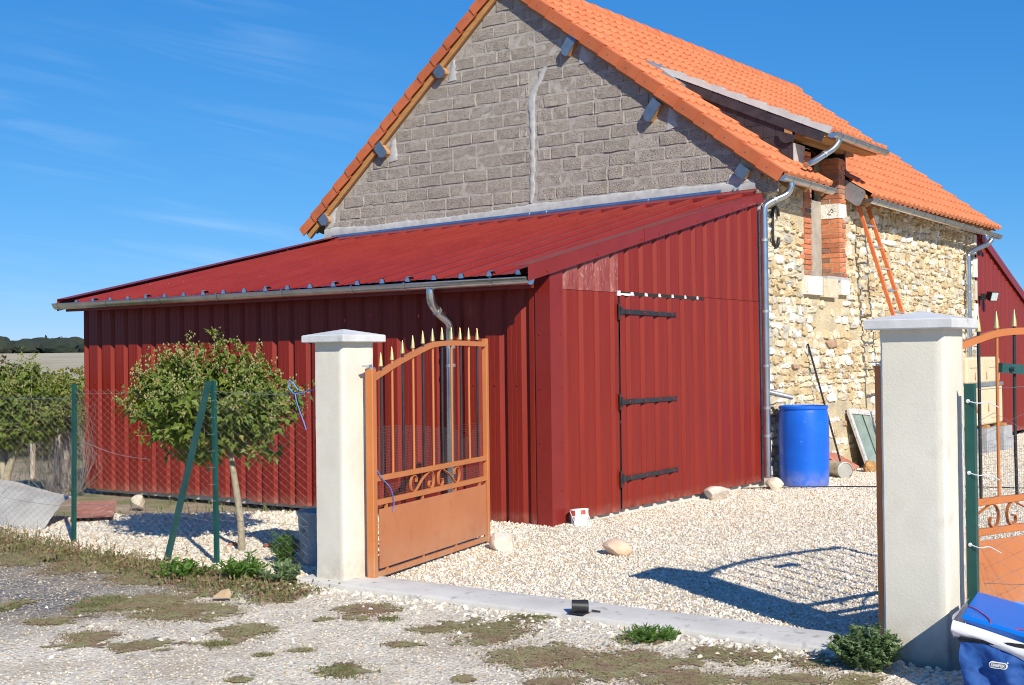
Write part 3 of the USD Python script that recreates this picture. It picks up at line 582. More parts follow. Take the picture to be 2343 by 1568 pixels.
# verge tiles: an upright cheek outside the gable and a flap over the edge
def verge(org, du, dn, s0, s1, y, tilt, parent, h=0.125):
    a = org + du * s0 + dn * (-0.004 + 0.024); b = org + du * (s1 + 0.035) + dn * (0.004)
    q = lambda p, off, yy: np.array([p[0] + dn[0] * off, yy, p[2] + dn[2] * off])
    mb = MB()
    for (ya, yb, lo, hi, t) in ((y - 0.030, y - 0.012, -h, 0.020, 0.013), (y - 0.012, y + 0.105, 0.002, 0.020, 0.0)):
        mb.hexa([q(a, lo, ya), q(b, lo, ya + t), q(b, lo, yb + t), q(a, lo, yb)], [q(a, hi, ya), q(b, hi, ya + t), q(b, hi, yb + t), q(a, hi, yb)])
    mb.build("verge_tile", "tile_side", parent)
    c = (a * 0.45 + b * 0.55); c = q(c, -h * 0.42, y - 0.024)
    SCREWS.lathe([(0.0, 0.006), (0.008, 0.004), (0.009, 0.0)], c, 8, (0, -1, 0))
SCREWS = MB()
nv = 15; cv = SL / nv
for k in range(nv): verge(org, du, dn, k * cv - 0.01, (k + 1) * cv - 0.01, Y0R, 0, roof)
orgl = np.array([XEL, 0, float(zl(XEL))]); nvl = 16; cvl = SLL / nvl
for k in range(nvl): verge(orgl, dul, dnl, k * cvl - 0.01, (k + 1) * cvl - 0.01, Y0R, 0, roof)
SCREWS.build("verge_screws", "zinc", roof, kind="stuff")
# barge boards under the verge tiles
MB().beam(org + dn * -0.11 + [0, -0.045, 0] - du * -0.05, org + du * SL + dn * -0.11 + [0, -0.045, 0], 0.05, 0.07, up=dn).build("barge_board", "wood", barn)
MB().beam(orgl + dnl * -0.135 + [0, -0.045, 0] + dul * 0.02, orgl + dul * SLL + dnl * -0.135 + [0, -0.045, 0], 0.05, 0.10, up=dnl).build("barge_board", "wood", barn)
# ridge tiles
yy = -0.12; k = 0
while yy < 9.80:
    l = 0.40; ra, rb = 0.125, 0.105
    G = np.zeros((5, 11, 3))
    for i, (t, r) in enumerate(((0, ra - 0.02), (0.0, ra), (0.25, ra - 0.004), (1.0, rb), (1.06, rb - 0.004))):
        for j, a in enumerate(np.linspace(-0.12 * PI, 1.12 * PI, 11)): G[i, j] = (X_RIDGE + math.cos(a) * r * 1.05, yy + (1 - t) * 0.40 if False else yy + t * 0.40, Z_RIDGE - 0.02 + math.sin(a) * r)
    G = G[::-1]
    MB().sheet(G).build("ridge_tile", "tile", roof, smooth=40); yy += 0.385; k += 1
G = [(X_RIDGE + math.cos(a) * 0.11, 9.83, Z_RIDGE - 0.02 + math.sin(a) * 0.11) for a in np.linspace(-0.1 * PI, 1.1 * PI, 11)]
m = MB().add(np.array(G), [[0, i, i + 1] for i in range(1, 10)]); m.build("ridge_end", "tile_side", roof)
# purlin ends with metal caps
def purlin(pts, name_cap="cap"):
    """pts: corner outline in (x, z) at the front"""
    P = Polygon(pts); p = prism_y(P, -0.085, 0.3); w = obj("purlin_end", p, "wood", barn)
    obj("cap", prism_y(P.buffer(0.006, join_style=2), -0.10, -0.086), "purlin_cap", w)
def purlin_at(cx, cz, ang, w=0.145, h=0.25, cham=0.05):
    c, s = math.cos(ang), math.sin(ang)
    loc = [(-w / 2, 0), (-w / 2, -h + cham), (-w / 2 + cham, -h), (w / 2 - cham * 0.4, -h), (w / 2, -h + cham * 0.4), (w / 2, 0)]
    purlin([(cx + c * x - s * y, cz + s * x + c * y) for x, y in loc])
AR, AL = -math.atan(0.774), math.atan(0.843)
purlin_at(-2.57, 5.80, AR, 0.135, 0.26); purlin_at(-1.325, 4.79, AR, 0.14, 0.27); purlin_at(-0.13, 3.84, AR, 0.15, 0.13, 0.03)
purlin_at(-4.94, 5.765, AL, 0.15, 0.23); purlin_at(-6.08, 4.775, AL, 0.14, 0.27); purlin_at(-7.23, 3.80, AL, 0.15, 0.19)
# rafter tails under the eave
y = 0.25
while y < 8.8:
    if not 1.3 < y < 2.8:
        MB().beam((-0.30, y, float(zr(-0.30)) - 0.135), (0.30, y, float(zr(0.30)) - 0.135), 0.075, 0.11, up=dn).build("rafter_tail", "wood", barn)
    y += 0.52
# gutters
def gutter(p, q, r, parent, m="zinc", out=(1, 0, 0), ends=True, nb=0, bparent=None, name="gutter", offs=None):
    """half round, p -> q along the rim centre"""
    p, q = np.array(p, float), np.array(q, float); o = np.array(out, float); mb = MB()
    prof = [(-1.0, 0.10), (-1.0, 0.0)] + [(math.cos(a), math.sin(a)) for a in np.linspace(PI, 2 * PI, 11)] + [(1.0, 0.05), (1.10, 0.13), (1.20, 0.05), (1.12, -0.03)]
    prof_in = [(x * 0.965, y * 0.965 + 0.03) for x, y in prof[:-3]]
    ring = lambda c, pr: np.array([c + o * x * r + np.array([0, 0, 1]) * y * r for x, y in pr])
    d = unit(q - p); flip = np.dot(np.cross(d, o), [0, 0, 1]) > 0
    for pr, rev in ((prof, flip), (prof_in[::-1], flip)):
        G = np.stack([ring(p, pr), ring(q, pr)]); mb.sheet(G[:, ::-1] if rev else G)
    if ends:
        for c in (p, q):
            e = np.array([c + o * math.cos(a) * r + np.array([0, 0, 1]) * math.sin(a) * r for a in np.linspace(PI, 2 * PI, 11)])
            mb.add(e, [[0, i, i + 1] for i in range(1, 10)])
    g_ = mb.build(name, m, parent, smooth=45)
    ts = offs if offs is not None else [(k + 0.5) / nb for k in range(nb)]
    for t in ts:
        c = p + (q - p) * t; rr = r * 1.05
        ring2 = [c + o * math.cos(a) * rr + np.array([0, 0, 1]) * math.sin(a) * rr for a in np.linspace(PI * 0.98, 2.08 * PI, 12)]
        b = MB()
        for off in (-0.5,):
            G = np.stack([np.array(ring2) - d * 0.012, np.array(ring2) + d * 0.012]); b.sheet(G if not flip else G[:, ::-1])
        b.build("bracket", "zinc", g_, smooth=45)
    return g_
gutter((0.345, -0.10, 3.695), (0.345, 1.43, 3.675), 0.062, barn, nb=3, name="gutter")
gutter((0.345, 2.74, 3.685), (0.345, 8.98, 3.605), 0.062, barn, nb=13, name="gutter")
# downpipes of the barn
def pipe(pts, r, name, parent, m="zinc", clips=(), smooth_n=6, sides=14):
    p = MB().tube(smoothed(pts, smooth_n) if smooth_n else pts, r, sides).build(name, m, parent, smooth=60)
    for c, ax in clips:
        MB().lathe([(r * 1.02, -0.016), (r * 1.14, -0.016), (r * 1.14, 0.016), (r * 1.02, 0.016)], c, 14, ax).build("clip", "zinc_dull", p, smooth=40)
    return p
pp = pipe([(0.345, 0.17, 3.64), (0.345, 0.17, 3.58), (0.30, 0.14, 3.50), (0.20, 0.03, 3.43), (0.115, -0.05, 3.36), (0.10, -0.065, 3.28), (0.10, -0.065, 3.1), (0.10, -0.065, 1.6), (0.10, -0.065, 0.8), (0.10, -0.065, 0.12)], 0.043, "downpipe", barn, clips=[((0.10, -0.065, z), (0, 0, 1)) for z in (2.95, 2.1, 1.45, 0.95, 0.62)] + [((0.20, 0.03, 3.43), unit((-0.1, -0.1, -0.09)))])
MB().tube([(0.11, -0.06, 1.14), (0.33, 0.16, 1.07)], 0.030, 10).build("overflow_spout", "zinc_dull", pp, smooth=50)
pipe([(0.345, 8.50, 3.55), (0.345, 8.50, 3.50), (0.29, 8.42, 3.42), (0.16, 8.16, 3.32), (0.10, 8.02, 3.24), (0.10, 8.00, 3.1), (0.10, 8.00, 1.6), (0.10, 8.00, 0.1)], 0.043, "downpipe", barn, clips=[((0.10, 8.0, z), (0, 0, 1)) for z in (2.6, 1.7)])
# iron wall tie near the corner: two hooked arms on a bar
MB().tube(smoothed([(0.045, 0.47, 3.28), (0.045, 0.45, 3.355), (0.045, 0.38, 3.385), (0.045, 0.31, 3.34), (0.045, 0.295, 3.20), (0.045, 0.295, 3.06), (0.045, 0.31, 2.96), (0.045, 0.38, 2.90), (0.045, 0.45, 2.94), (0.045, 0.47, 3.02)]), 0.020, 8).build("wall_tie", "black_iron", barn, smooth=60)
# zinc side board closing the eave past the pier
obj("eave_board", prism_y(Polygon([(0.0, 3.72), (0.17, 3.60), (0.215, 3.60), (0.30, 3.74), (0.29, 3.80), (0.0, 3.985)]), 2.724, 2.736), "zinc_dull", barn)
obj("edge_strip", prism_y(Polygon([(-0.02, float(zr(-0.02)) - 0.06), (0.33, float(zr(0.33)) - 0.06), (0.33, float(zr(0.33)) + 0.045), (-0.02, float(zr(-0.02)) + 0.045)]), 1.362, 1.372), "edge_plastic", barn)

# ---- dormer
ZD0, TD, XD0, XD1 = 4.375, 0.465, 0.46, -1.86
def zd(x): return ZD0 - TD * (np.asarray(x, float) - XD0)
YA, YB = 1.00, 3.05
dm = MB(); c = [(XD1, YA + 0.02), (XD0 - 0.04, YA + 0.02), (XD0 - 0.04, YB), (XD1, YB)]
dm.hexa([(x, y, float(zd(x)) - 0.10) for x, y in c], [(x, y, float(zd(x)) - 0.03) for x, y in c])
dormer = dm.build("dormer", "wood", barn)
THD = math.atan(TD); dud, dnd = np.array([-math.cos(THD), 0, math.sin(THD)]), np.array([math.sin(THD), 0, math.cos(THD)])
LD = (XD0 - XD1) / math.cos(THD); ND = 8; COD = LD / ND; od = np.array([XD0, 0, float(zd(XD0))])
for i in range(ND):
    ya = YA + 0.06
    while ya < YB - 0.02:
        obj("dormer_tile", tile_mesh(i * COD + g.normal(0, 0.002), ya, min(ya + W_T, YB + 0.02), YA + 0.06, W_T, od + dnd * g.normal(0, 0.002), dud, dnd, co=COD), "tile", dormer, smooth=35); ya += W_T
for i in range(ND):                                               # stepped pale flashings along the near edge
    a, b = od + dud * (i * COD - 0.02), od + dud * ((i + 1) * COD + 0.02)
    hi = 0.040
    MB().hexa([a + dnd * -0.035 + [0, YA - 0.012, 0], b + dnd * -0.035 + [0, YA - 0.012, 0], b + dnd * -0.035 + [0, YA + 0.10, 0], a + dnd * -0.035 + [0, YA + 0.10, 0]],
              [a + dnd * (hi + 0.018) + [0, YA - 0.010, 0], b + dnd * (hi - 0.012) + [0, YA - 0.010, 0], b + dnd * (hi - 0.02) + [0, YA + 0.10, 0], a + dnd * (hi + 0.012) + [0, YA + 0.10, 0]]).build("edge_flashing", "fascia_white", dormer)
nf = 12
for i in range(nf):                                               # black slates hanging from the near edge
    a, b = od + dud * (i * LD / nf - 0.004), od + dud * ((i + 1) * LD / nf + 0.012); yo = YA - 0.006 + (0.004 if i % 2 else 0.0)
    MB().hexa([a + dnd * -0.165 + [0, yo, 0], b + dnd * -0.165 + [0, yo + 0.003, 0], b + dnd * -0.165 + [0, yo + 0.012, 0], a + dnd * -0.165 + [0, yo + 0.012, 0]],
              [a + dnd * -0.042 + [0, yo, 0], b + dnd * -0.042 + [0, yo + 0.003, 0], b + dnd * -0.042 + [0, yo + 0.012, 0], a + dnd * -0.042 + [0, yo + 0.012, 0]]).build("edge_slate", "slate", dormer)
cp = Polygon([(-0.05 + 0.125 * math.cos(a), 4.385 + 0.125 * math.sin(a)) for a in np.linspace(PI - 0.35, 2 * PI - 0.35, 16)])
obj("round_slate", prism_y(cp, YA - 0.020, YA - 0.010), "slate", dormer)
MB().beam((-0.05, 1.0, 4.41), (-0.05, 3.1, 4.41), 0.10, 0.16).build("purlin", "wood", dormer)
MB().beam((0.22, 1.1, 4.34), (0.22, 3.12, 4.34), 0.20, 0.03).build("soffit", "wood", dormer)
# slate-hung cheek
ck = Polygon([(0.0, float(zr(0)) - 0.08), (0.0, float(zd(0)) - 0.06), (-1.82, float(zd(-1.82)) - 0.06), (-1.80, float(zr(-1.80)) - 0.08)])
cheek = obj("cheek", prism_y(ck, 1.046, 1.10), "slate", dormer)
for r in range(8):
    zb = 3.86 + r * 0.17
    for q in range(11):
        xa = -1.86 + q * 0.172 + (0.086 if r % 2 else 0)
        sq = Polygon([(xa, zb), (xa + 0.168, zb), (xa + 0.168, zb + 0.20), (xa, zb + 0.20)]).intersection(ck)
        if sq.area > 0.004 and sq.geom_type == "Polygon":
            m = prism_y(sq, 1.034, 1.040); v = m[0].copy(); v[:, 1] -= 0.006 * (zb + 0.2 - v[:, 2]) / 0.2
            obj("slate", (v, m[1]), "slate", cheek)
MB().box((-1.80, 2.80, 3.9), (-0.02, 2.86, 3.95)).build("far_cheek_foot", "zinc_dull", dormer)
obj("far_cheek", prism_y(Polygon([(0.0, float(zr(0)) - 0.08), (0.0, float(zd(0)) - 0.09), (-1.82, float(zd(-1.82)) - 0.09), (-1.80, float(zr(-1.80)) - 0.08)]), 2.76, 2.80), "slate", dormer)
MB().box((-0.002, 1.036, 3.90), (0.014, 1.372, 4.26)).build("front_board", "cement", dormer)
gutter((0.515, 1.05, 4.335), (0.515, 2.92, 4.325), 0.060, dormer, nb=4, name="dormer_gutter")
pipe([(0.515, 1.24, 4.285), (0.515, 1.24, 4.24), (0.47, 1.19, 4.16), (0.40, 1.08, 4.08), (0.33, 0.96, 4.00), (0.28, 0.86, 3.95), (0.27, 0.80, 3.93)], 0.040, "dormer_spout", dormer, clips=[((0.40, 1.08, 4.08), unit((0.07, 0.12, 0.08)))])
obj("valley_flashing", MB().hexa([(-1.50, 0.90, float(zr(-1.5)) + 0.01), (-2.02, 0.86, float(zr(-2.02)) + 0.01), (-2.02, 1.55, float(zr(-2.02)) + 0.01), (-1.50, 1.2, float(zr(-1.5)) + 0.01)], [(-1.50, 0.90, float(zr(-1.5)) + 0.066), (-2.02, 0.86, float(zr(-2.02)) + 0.064), (-2.02, 1.30, float(zr(-2.02)) + 0.064), (-1.50, 1.2, float(zr(-1.5)) + 0.078)]).mesh(), "zinc_dull", dormer)

# ------------------------------------------------------------------ red steel lean-to in front of the gable
shed = thing("lean_to_shed", "long red corrugated steel lean-to shed against the grey block gable", "shed", (-3.5, -2.2, 0))
FX0, FX1, FY = -7.02, 0.0, -4.46
def profile_cols(u0, u1, pitch, start, depth, flat=0.64, valley=0.12, minor=0.0025):
    """(u, depth) breakpoints of trapezoid cladding between u0 and u1"""
    sl = (1 - flat - valley) / 2; pts = []
    k = math.floor((u0 - start) / pitch) - 1
    while start + k * pitch < u1 + pitch:
        b = start + k * pitch
        for t, d in ((0.0, 0), (flat * 0.30, 0), (flat * 0.33, -minor), (flat * 0.36, 0), (flat * 0.64, 0), (flat * 0.67, -minor), (flat * 0.70, 0), (flat, 0), (flat + sl, -depth), (flat + sl + valley, -depth), (0.9999, 0)): pts.append((b + t * pitch, d))
        k += 1
    us, ds = np.array([p[0] for p in pts]), np.array([p[1] for p in pts])
    keep = (us > u0) & (us < u1)
    return np.concatenate([[u0], us[keep], [u1]]), np.concatenate([[np.interp(u0, us, ds)], ds[keep], [np.interp(u1, us, ds)]])
def clad(u0, u1, pitch, start, depth, P, zlo, zhi, name, m, parent, off=0.0, nrow=2, label=None, **kw):
    """a profiled sheet; P(u, d) gives x, y"""
    us, ds = profile_cols(u0, u1, pitch, start, depth, **kw); G = np.zeros((nrow, len(us), 3))
    for k, t in enumerate(np.linspace(0, 1, nrow)):
        for i, (u, d) in enumerate(zip(us, ds)):
            x, y = P(u, d + off); lo, hi = zlo(u), zhi(u); G[k, i] = (x, y, lo + (hi - lo) * t)
    return obj(name, MB().sheet(G).mesh(), m, parent, label)
front = lambda u, d: (u, FY - d)
endw = lambda u, d: (0.0 + d, u)
PF, PE = 0.257, 0.283
for k in range(7):
    u0 = FX0 + k * 1.0028
    clad(u0 - (0.012 if k else 0), u0 + 1.0028, PF, -6.75 - PF * 0.64, 0.036, front, lambda u: 0.035 + 0.012 * (k % 3), lambda u: 2.33, "wall_sheet", "red_steel", shed, off=0.0 - 0.002 * (k % 2))
zt_end = lambda u: 3.50 + 0.2354 * u
JZ = 2.235
for a, b in ((-4.445, -3.86), (-3.86, -3.265)):
    clad(a, b, PE, -4.24 - PE * 0.80, 0.030, endw, lambda u: 0.05, lambda u: JZ + 0.01, "wall_sheet", "red_steel", shed, off=0.002)
clad(-4.445, -3.265, PE, -4.24 - PE * 0.80, 0.030, endw, lambda u: JZ - 0.01, zt_end, "wall_sheet", "red_scuffed", shed, off=0.008, label="weathered chalky infill sheet under the verge")
for a, b in ((-3.27, -2.16), (-2.16, -1.03), (-1.03, -0.02)):
    clad(a, b, PE, -4.24 - PE * 0.80, 0.030, endw, lambda u: JZ - 0.012 * (u + 3.27) / 3.2, zt_end, "wall_sheet", "red_steel", shed, off=0.006)
# corner trim
MB().box((-0.155, FY - 0.012, 0.02), (0.012, FY - 0.008, 2.34)).box((0.008, FY - 0.008, 0.02), (0.012, FY + 0.20, 2.40)).build("corner_trim", "red_trim", shed)
# door of the end wall with its strap hinges
door = node("door", shed)
for a, b in ((-3.25, -2.20), (-2.20, -1.12), (-1.12, -0.03)):
    clad(a, b, PE, -4.24 - PE * 0.80, 0.030, endw, lambda u: 0.07, lambda u: JZ - 0.035 - 0.012 * (u + 3.27) / 3.2 + (0.03 if u > -1.45 else 0), "door_sheet", "red_steel", door, off=0.014)
MB().box((-0.03, -3.262, 0.05), (0.004, -3.252, JZ)).build("door_gap", "dark_void", door)
MB().box((-0.02, -3.245, JZ - 0.04), (0.003, -1.45, JZ - 0.002)).build("door_gap", "dark_void", door)
foam = MB().box((0.0, -3.275, JZ - 0.045), (0.018, -3.235, JZ + 0.005)).box((0.0, -3.235, JZ - 0.040), (0.012, -2.98, JZ - 0.018))
for k in range(6):
    y = -2.995 + 0.279 * k; s = 0.021 - 0.002 * k
    foam.hexa([(0.0, y - s, JZ - 0.034), (0.014, y - s, JZ - 0.034), (0.014, y + s * 1.6, JZ - 0.034), (0.0, y + s * 1.6, JZ - 0.034)], [(0.0, y - s, JZ), (0.014, y - s, JZ), (0.014, y + s * 0.5, JZ), (0.0, y + s * 0.5, JZ)])
foam.build("foam_filler", "white_pot", door, kind="stuff")
for z, tilt in ((2.035, -0.012), (1.135, 0.0), (0.37, 0.012)):
    yA, yB = -3.245, -2.145
    outl = Polygon([(yA, z - 0.024), (yB - 0.01, z - 0.022 + tilt), (yB + 0.03, z - 0.032 + tilt), (yB + 0.012, z - 0.004 + tilt), (yB + 0.03, z + 0.026 + tilt), (yB - 0.01, z + 0.018 + tilt), (yA, z + 0.024)])
    m = trimesh.creation.extrude_polygon(outl, 0.006, engine="earcut"); v = np.array(m.vertices); v = np.stack([0.024 + v[:, 2], v[:, 0], v[:, 1]], 1)
    plate = MB().add(v, m.faces).box((0.020, -3.292, z - 0.085), (0.030, -3.252, z + 0.085)).tube([(0.034, -3.25, z - 0.05), (0.034, -3.25, z + 0.05)], 0.011, 8)
    bolts = MB()
    for yb in (-3.1, -2.79, -2.49, -2.21): bolts.lathe([(0, 0.007), (0.011, 0.005), (0.013, 0)], (0.030, yb, z + tilt * 0.5), 8, (1, 0, 0))
    for zb in (-0.065, -0.05, 0.05, 0.065): bolts.lathe([(0, 0.006), (0.008, 0.004), (0.009, 0)], (0.030, -3.272, z + zb), 8, (1, 0, 0))
    plate.build("strap_hinge", "black_iron", door); bolts.build("hinge_bolts", "red_trim", door, kind="stuff")
# roof sheets with standing ribs
YE = -4.74
def roof_z(x, y): e = 2.332 + 0.005 * (x + 3.5); return e + (3.46 + 0.0195 * (x + 3.5) - e) * (y - YE) / (0 - YE)
PRF = 0.331; RX0, RX1 = -7.05, 0.02
def rib_cols(x0, x1):
    pts = []
    k = math.floor((x0 + 6.58) / PRF) - 1
    while -6.76 + k * PRF < x1 + PRF:
        b = -6.76 + k * PRF
        for t, d in ((-0.034, 0), (-0.017, 0.038), (0.017, 0.038), (0.034, 0), (0.105, 0), (0.112, 0.004), (0.125, 0.004), (0.132, 0), (0.198, 0), (0.205, 0.004), (0.218, 0.004), (0.225, 0)): pts.append((b + t, d))
        k += 1
    xs, ds = np.array([p[0] for p in pts]), np.array([p[1] for p in pts]); keep = (xs > x0) & (xs < x1)
    return np.concatenate([[x0], xs[keep], [x1]]), np.concatenate([[np.interp(x0, xs, ds)], ds[keep], [np.interp(x1, xs, ds)]])
nsh = 7
for k in range(nsh):
    a = max(RX0, -6.76 - PRF * 1.5 + k * 3 * PRF + 0.04); b = min(RX1, -6.76 - PRF * 1.5 + (k + 1) * 3 * PRF + 0.06)
    if k == 0: a = RX0
    if k == nsh - 1: b = RX1
    xs, ds = rib_cols(a, b); G = np.zeros((4, len(xs), 3))
    for r, y in enumerate(np.linspace(YE, -0.035, 4)):
        for i, (x, d) in enumerate(zip(xs, ds)): G[r, i] = (x, y, roof_z(x, y) + d + 0.0015 * (k % 2) + 0.002 * math.sin(y * 2.1 + k))
    obj("roof_sheet", MB().sheet(G[:, ::-1]).mesh(), "red_roof_steel", shed)
for k in range(22):                                                # pale profile closers at the eave
    x = -6.76 + k * PRF
    if x > RX1 - 0.12: continue
    y0 = YE - 0.014; z0 = float(roof_z(x, YE)) - 0.006
    mb = MB().hexa([(x - 0.030, y0, z0), (x + 0.030, y0, z0), (x + 0.030, y0 + 0.012, z0), (x - 0.030, y0 + 0.012, z0)], [(x - 0.015, y0, z0 + 0.042), (x + 0.015, y0, z0 + 0.042), (x + 0.015, y0 + 0.012, z0 + 0.042), (x - 0.015, y0 + 0.012, z0 + 0.042)])
    if k % 3 == 1: mb.box((x - 0.004, y0 - 0.010, z0 + 0.044), (x + 0.055, y0 + 0.05, z0 + 0.050))
    mb.build("profile_closer", "zinc", shed)
# roof screws
scr = MB(); g = np.random.default_rng(4)
for k in range(0, 21):
    for y in (-3.9, -2.6, -1.2):
        if g.random() < 0.6:
            x = -6.76 + k * PRF; scr.lathe([(0, 0.010), (0.009, 0.008), (0.011, 0)], (x, y + g.normal(0, 0.02), float(roof_z(x, y)) + 0.038), 6)
for k in range(26):
    scr.lathe([(0, 0.008), (0.008, 0.006), (0.010, 0)], (-6.80 + k * PF, FY - 0.002, 1.33), 6, (0, -1, 0)); 
for z in (0.35, 0.8, 1.3, 1.8, 2.2): scr.lathe([(0, 0.008), (0.008, 0.006), (0.010, 0)], (0.012, FY + 0.16, z), 6, (1, 0, 0)).lathe([(0, 0.008), (0.008, 0.006), (0.010, 0)], (-0.11, FY - 0.012, z), 6, (0, -1, 0))
scr.build("screws", "red_trim", shed, kind="stuff")
# folded top flashing and the blue film-covered strip on the gable
fl = MB()
xs = np.linspace(RX0, 0.03, 15); G = np.zeros((5, 15, 3)); G2 = np.zeros((3, 15, 3))
for i, x in enumerate(xs):
    zt = float(roof_z(x, -0.03))
    G[:, i] = [(x, -0.205, float(roof_z(x, -0.20)) + 0.004), (x, -0.20, float(roof_z(x, -0.20)) + 0.041), (x, -0.05, zt + 0.050), (x, -0.036, zt + 0.052), (x, -0.036, zt + 0.058)]
    G2[:, i] = [(x, -0.042, zt + 0.046), (x, -0.046, zt + 0.062), (x, -0.034, zt + 0.092)]
obj("ridge_flashing", MB().sheet(G[:, ::-1]).mesh(), "red_roof_steel", shed)
st = obj("wall_strip", MB().sheet(G2[:, :14][:, ::-1]).mesh(), "zinc_blue", shed)
for x in (-3.35, -3.07, -1.5, -0.30, -0.24):
    zt = float(roof_z(x, -0.03)); MB().box((x - 0.006, -0.049, zt + 0.048), (x + 0.006, -0.040, zt + 0.090)).build("strip_joint", "zinc", st)
# verge trims on the near and far edges
def verge_trim(x, s, ya, yb, dz=0.0, off=0.0):
    lo = lambda y: 2.29 + 0.2354 * (y + 4.77) + dz; hi = lambda y: 2.415 + 0.228 * (y + 4.85) + dz
    x0, x1 = x + off * s, x + (off - 0.003) * s
    mb = MB()
    mb.hexa([(x1, ya, lo(ya)), (x0, ya, lo(ya)), (x0, yb, lo(yb)), (x1, yb, lo(yb))], [(x1, ya, hi(ya)), (x0, ya, hi(ya)), (x0, yb, hi(yb)), (x1, yb, hi(yb))])
    xi = x - 0.19 * s
    mb.hexa([(xi, ya, hi(ya) - 0.001), (x0, ya, hi(ya) + 0.001), (x0, yb, hi(yb) + 0.001), (xi, yb, hi(yb) - 0.001)], [(xi, ya, hi(ya) + 0.002), (x0, ya, hi(ya) + 0.004), (x0, yb, hi(yb) + 0.004), (xi, yb, hi(yb) + 0.002)])
    t = mb.build("verge_trim", "red_trim", shed)
    sc = MB(); y = ya + 0.3
    while y < yb: sc.lathe([(0, 0.010), (0.009, 0.008), (0.012, 0)], (x0, y, lo(y) + 0.035), 8, (s, 0, 0)); y += 0.85
    sc.build("trim_screws", "red_steel", t, kind="stuff")
verge_trim(0.048, 1, -4.86, -2.72, off=0.0); verge_trim(0.048, 1, -2.80, 0.04, off=0.004)
verge_trim(-7.075, -1, -4.80, 0.0, dz=-0.06)
MB().box((-7.0, YE + 0.012, 2.215), (0.0, YE + 0.030, 2.325)).build("fascia_board", "red_trim", shed)
gutter((-7.09, -4.795, 2.306), (0.025, -4.795, 2.306), 0.066, shed, out=(0, -1, 0), offs=[(x + 7.09) / 7.115 for x in (-7.0, -6.05, -5.08, -4.11, -3.10, -2.11, -1.42, -0.38)], name="eave_gutter")
pipe([(-1.14, -4.795, 2.255), (-1.14, -4.795, 2.20), (-1.145, -4.77, 2.11), (-1.14, -4.66, 2.01), (-1.11, -4.56, 1.93), (-1.125, -4.525, 1.84), (-1.125, -4.52, 1.6), (-1.13, -4.52, 0.9), (-1.13, -4.52, 0.1)], 0.042, "downpipe", shed, clips=[((-1.125, -4.52, 1.52), (0, 0, 1)), ((-1.14, -4.70, 2.045), unit((0.0, 0.2, -0.17))), ((-1.125, -4.52, 1.70), (0, 0, 1))])
MB().tube([(-1.19, -4.50, 1.52), (-1.06, -4.57, 1.52)], 0.012, 6).build("pipe_bracket", "zinc", shed)
MB().box((-6.9, -4.40, 0.0), (-0.06, -4.30, 0.06)).box((-0.10, -4.40, 0.0), (-0.04, 0.0, 0.06)).build("footing", "sill_concrete", shed)
obj("far_end_wall", MB().box((FX0 + 0.01, FY + 0.03, 0.02), (FX0 + 0.03, -0.02, 2.33)).mesh(), "red_steel", shed)
obj("far_end_wall_top", MB().hexa([(FX0 + 0.01, FY + 0.03, 2.33), (FX0 + 0.03, FY + 0.03, 2.33), (FX0 + 0.03, -0.02, 2.33), (FX0 + 0.01, -0.02, 2.33)], [(FX0 + 0.01, FY + 0.03, 2.36), (FX0 + 0.03, FY + 0.03, 2.36), (FX0 + 0.03, -0.02, 3.36), (FX0 + 0.01, -0.02, 3.36)]).mesh(), "red_steel", shed)

# ------------------------------------------------------------------ second red lean-to past the barn
shed2 = thing("far_lean_to", "red corrugated steel lean-to at the far end of the stone barn", "shed", (0, 10.5, 0))
zt2 = lambda u: 3.60 - 0.357 * (u - 8.98)
for k in range(5):
    a = 8.76 + k * 1.0
    clad(a, a + 1.0, 0.25, 8.70, 0.034, lambda u, d: (0.012 + d, u), lambda u: 0.06, lambda u: min(zt2(u) - 0.02, 3.62), "wall_sheet", "red_steel", shed2)
t2 = MB().hexa([(0.045, 8.98, zt2(8.98) - 0.06), (0.060, 8.98, zt2(8.98) - 0.06), (0.060, 13.9, zt2(13.9) - 0.06), (0.045, 13.9, zt2(13.9) - 0.06)], [(0.045, 8.98, zt2(8.98) + 0.10), (0.060, 8.98, zt2(8.98) + 0.10), (0.060, 13.9, zt2(13.9) + 0.10), (0.045, 13.9, zt2(13.9) + 0.10)])
t2.build("verge_trim", "red_trim", shed2)
MB().hexa([(-7, 8.9, zt2(8.9) - 0.02), (0.05, 8.9, zt2(8.9) - 0.02), (0.05, 13.9, zt2(13.9) - 0.02), (-7, 13.9, zt2(13.9) - 0.02)], [(-7, 8.9, zt2(8.9) + 0.06), (0.04, 8.9, zt2(8.9) + 0.06), (0.04, 13.9, zt2(13.9) + 0.06), (-7, 13.9, zt2(13.9) + 0.06)]).build("roof_sheet", "red_roof_steel", shed2)
MB().box((-7, 13.74, 0), (0.0, 13.76, 1.85)).build("end_wall", "red_steel", shed2)
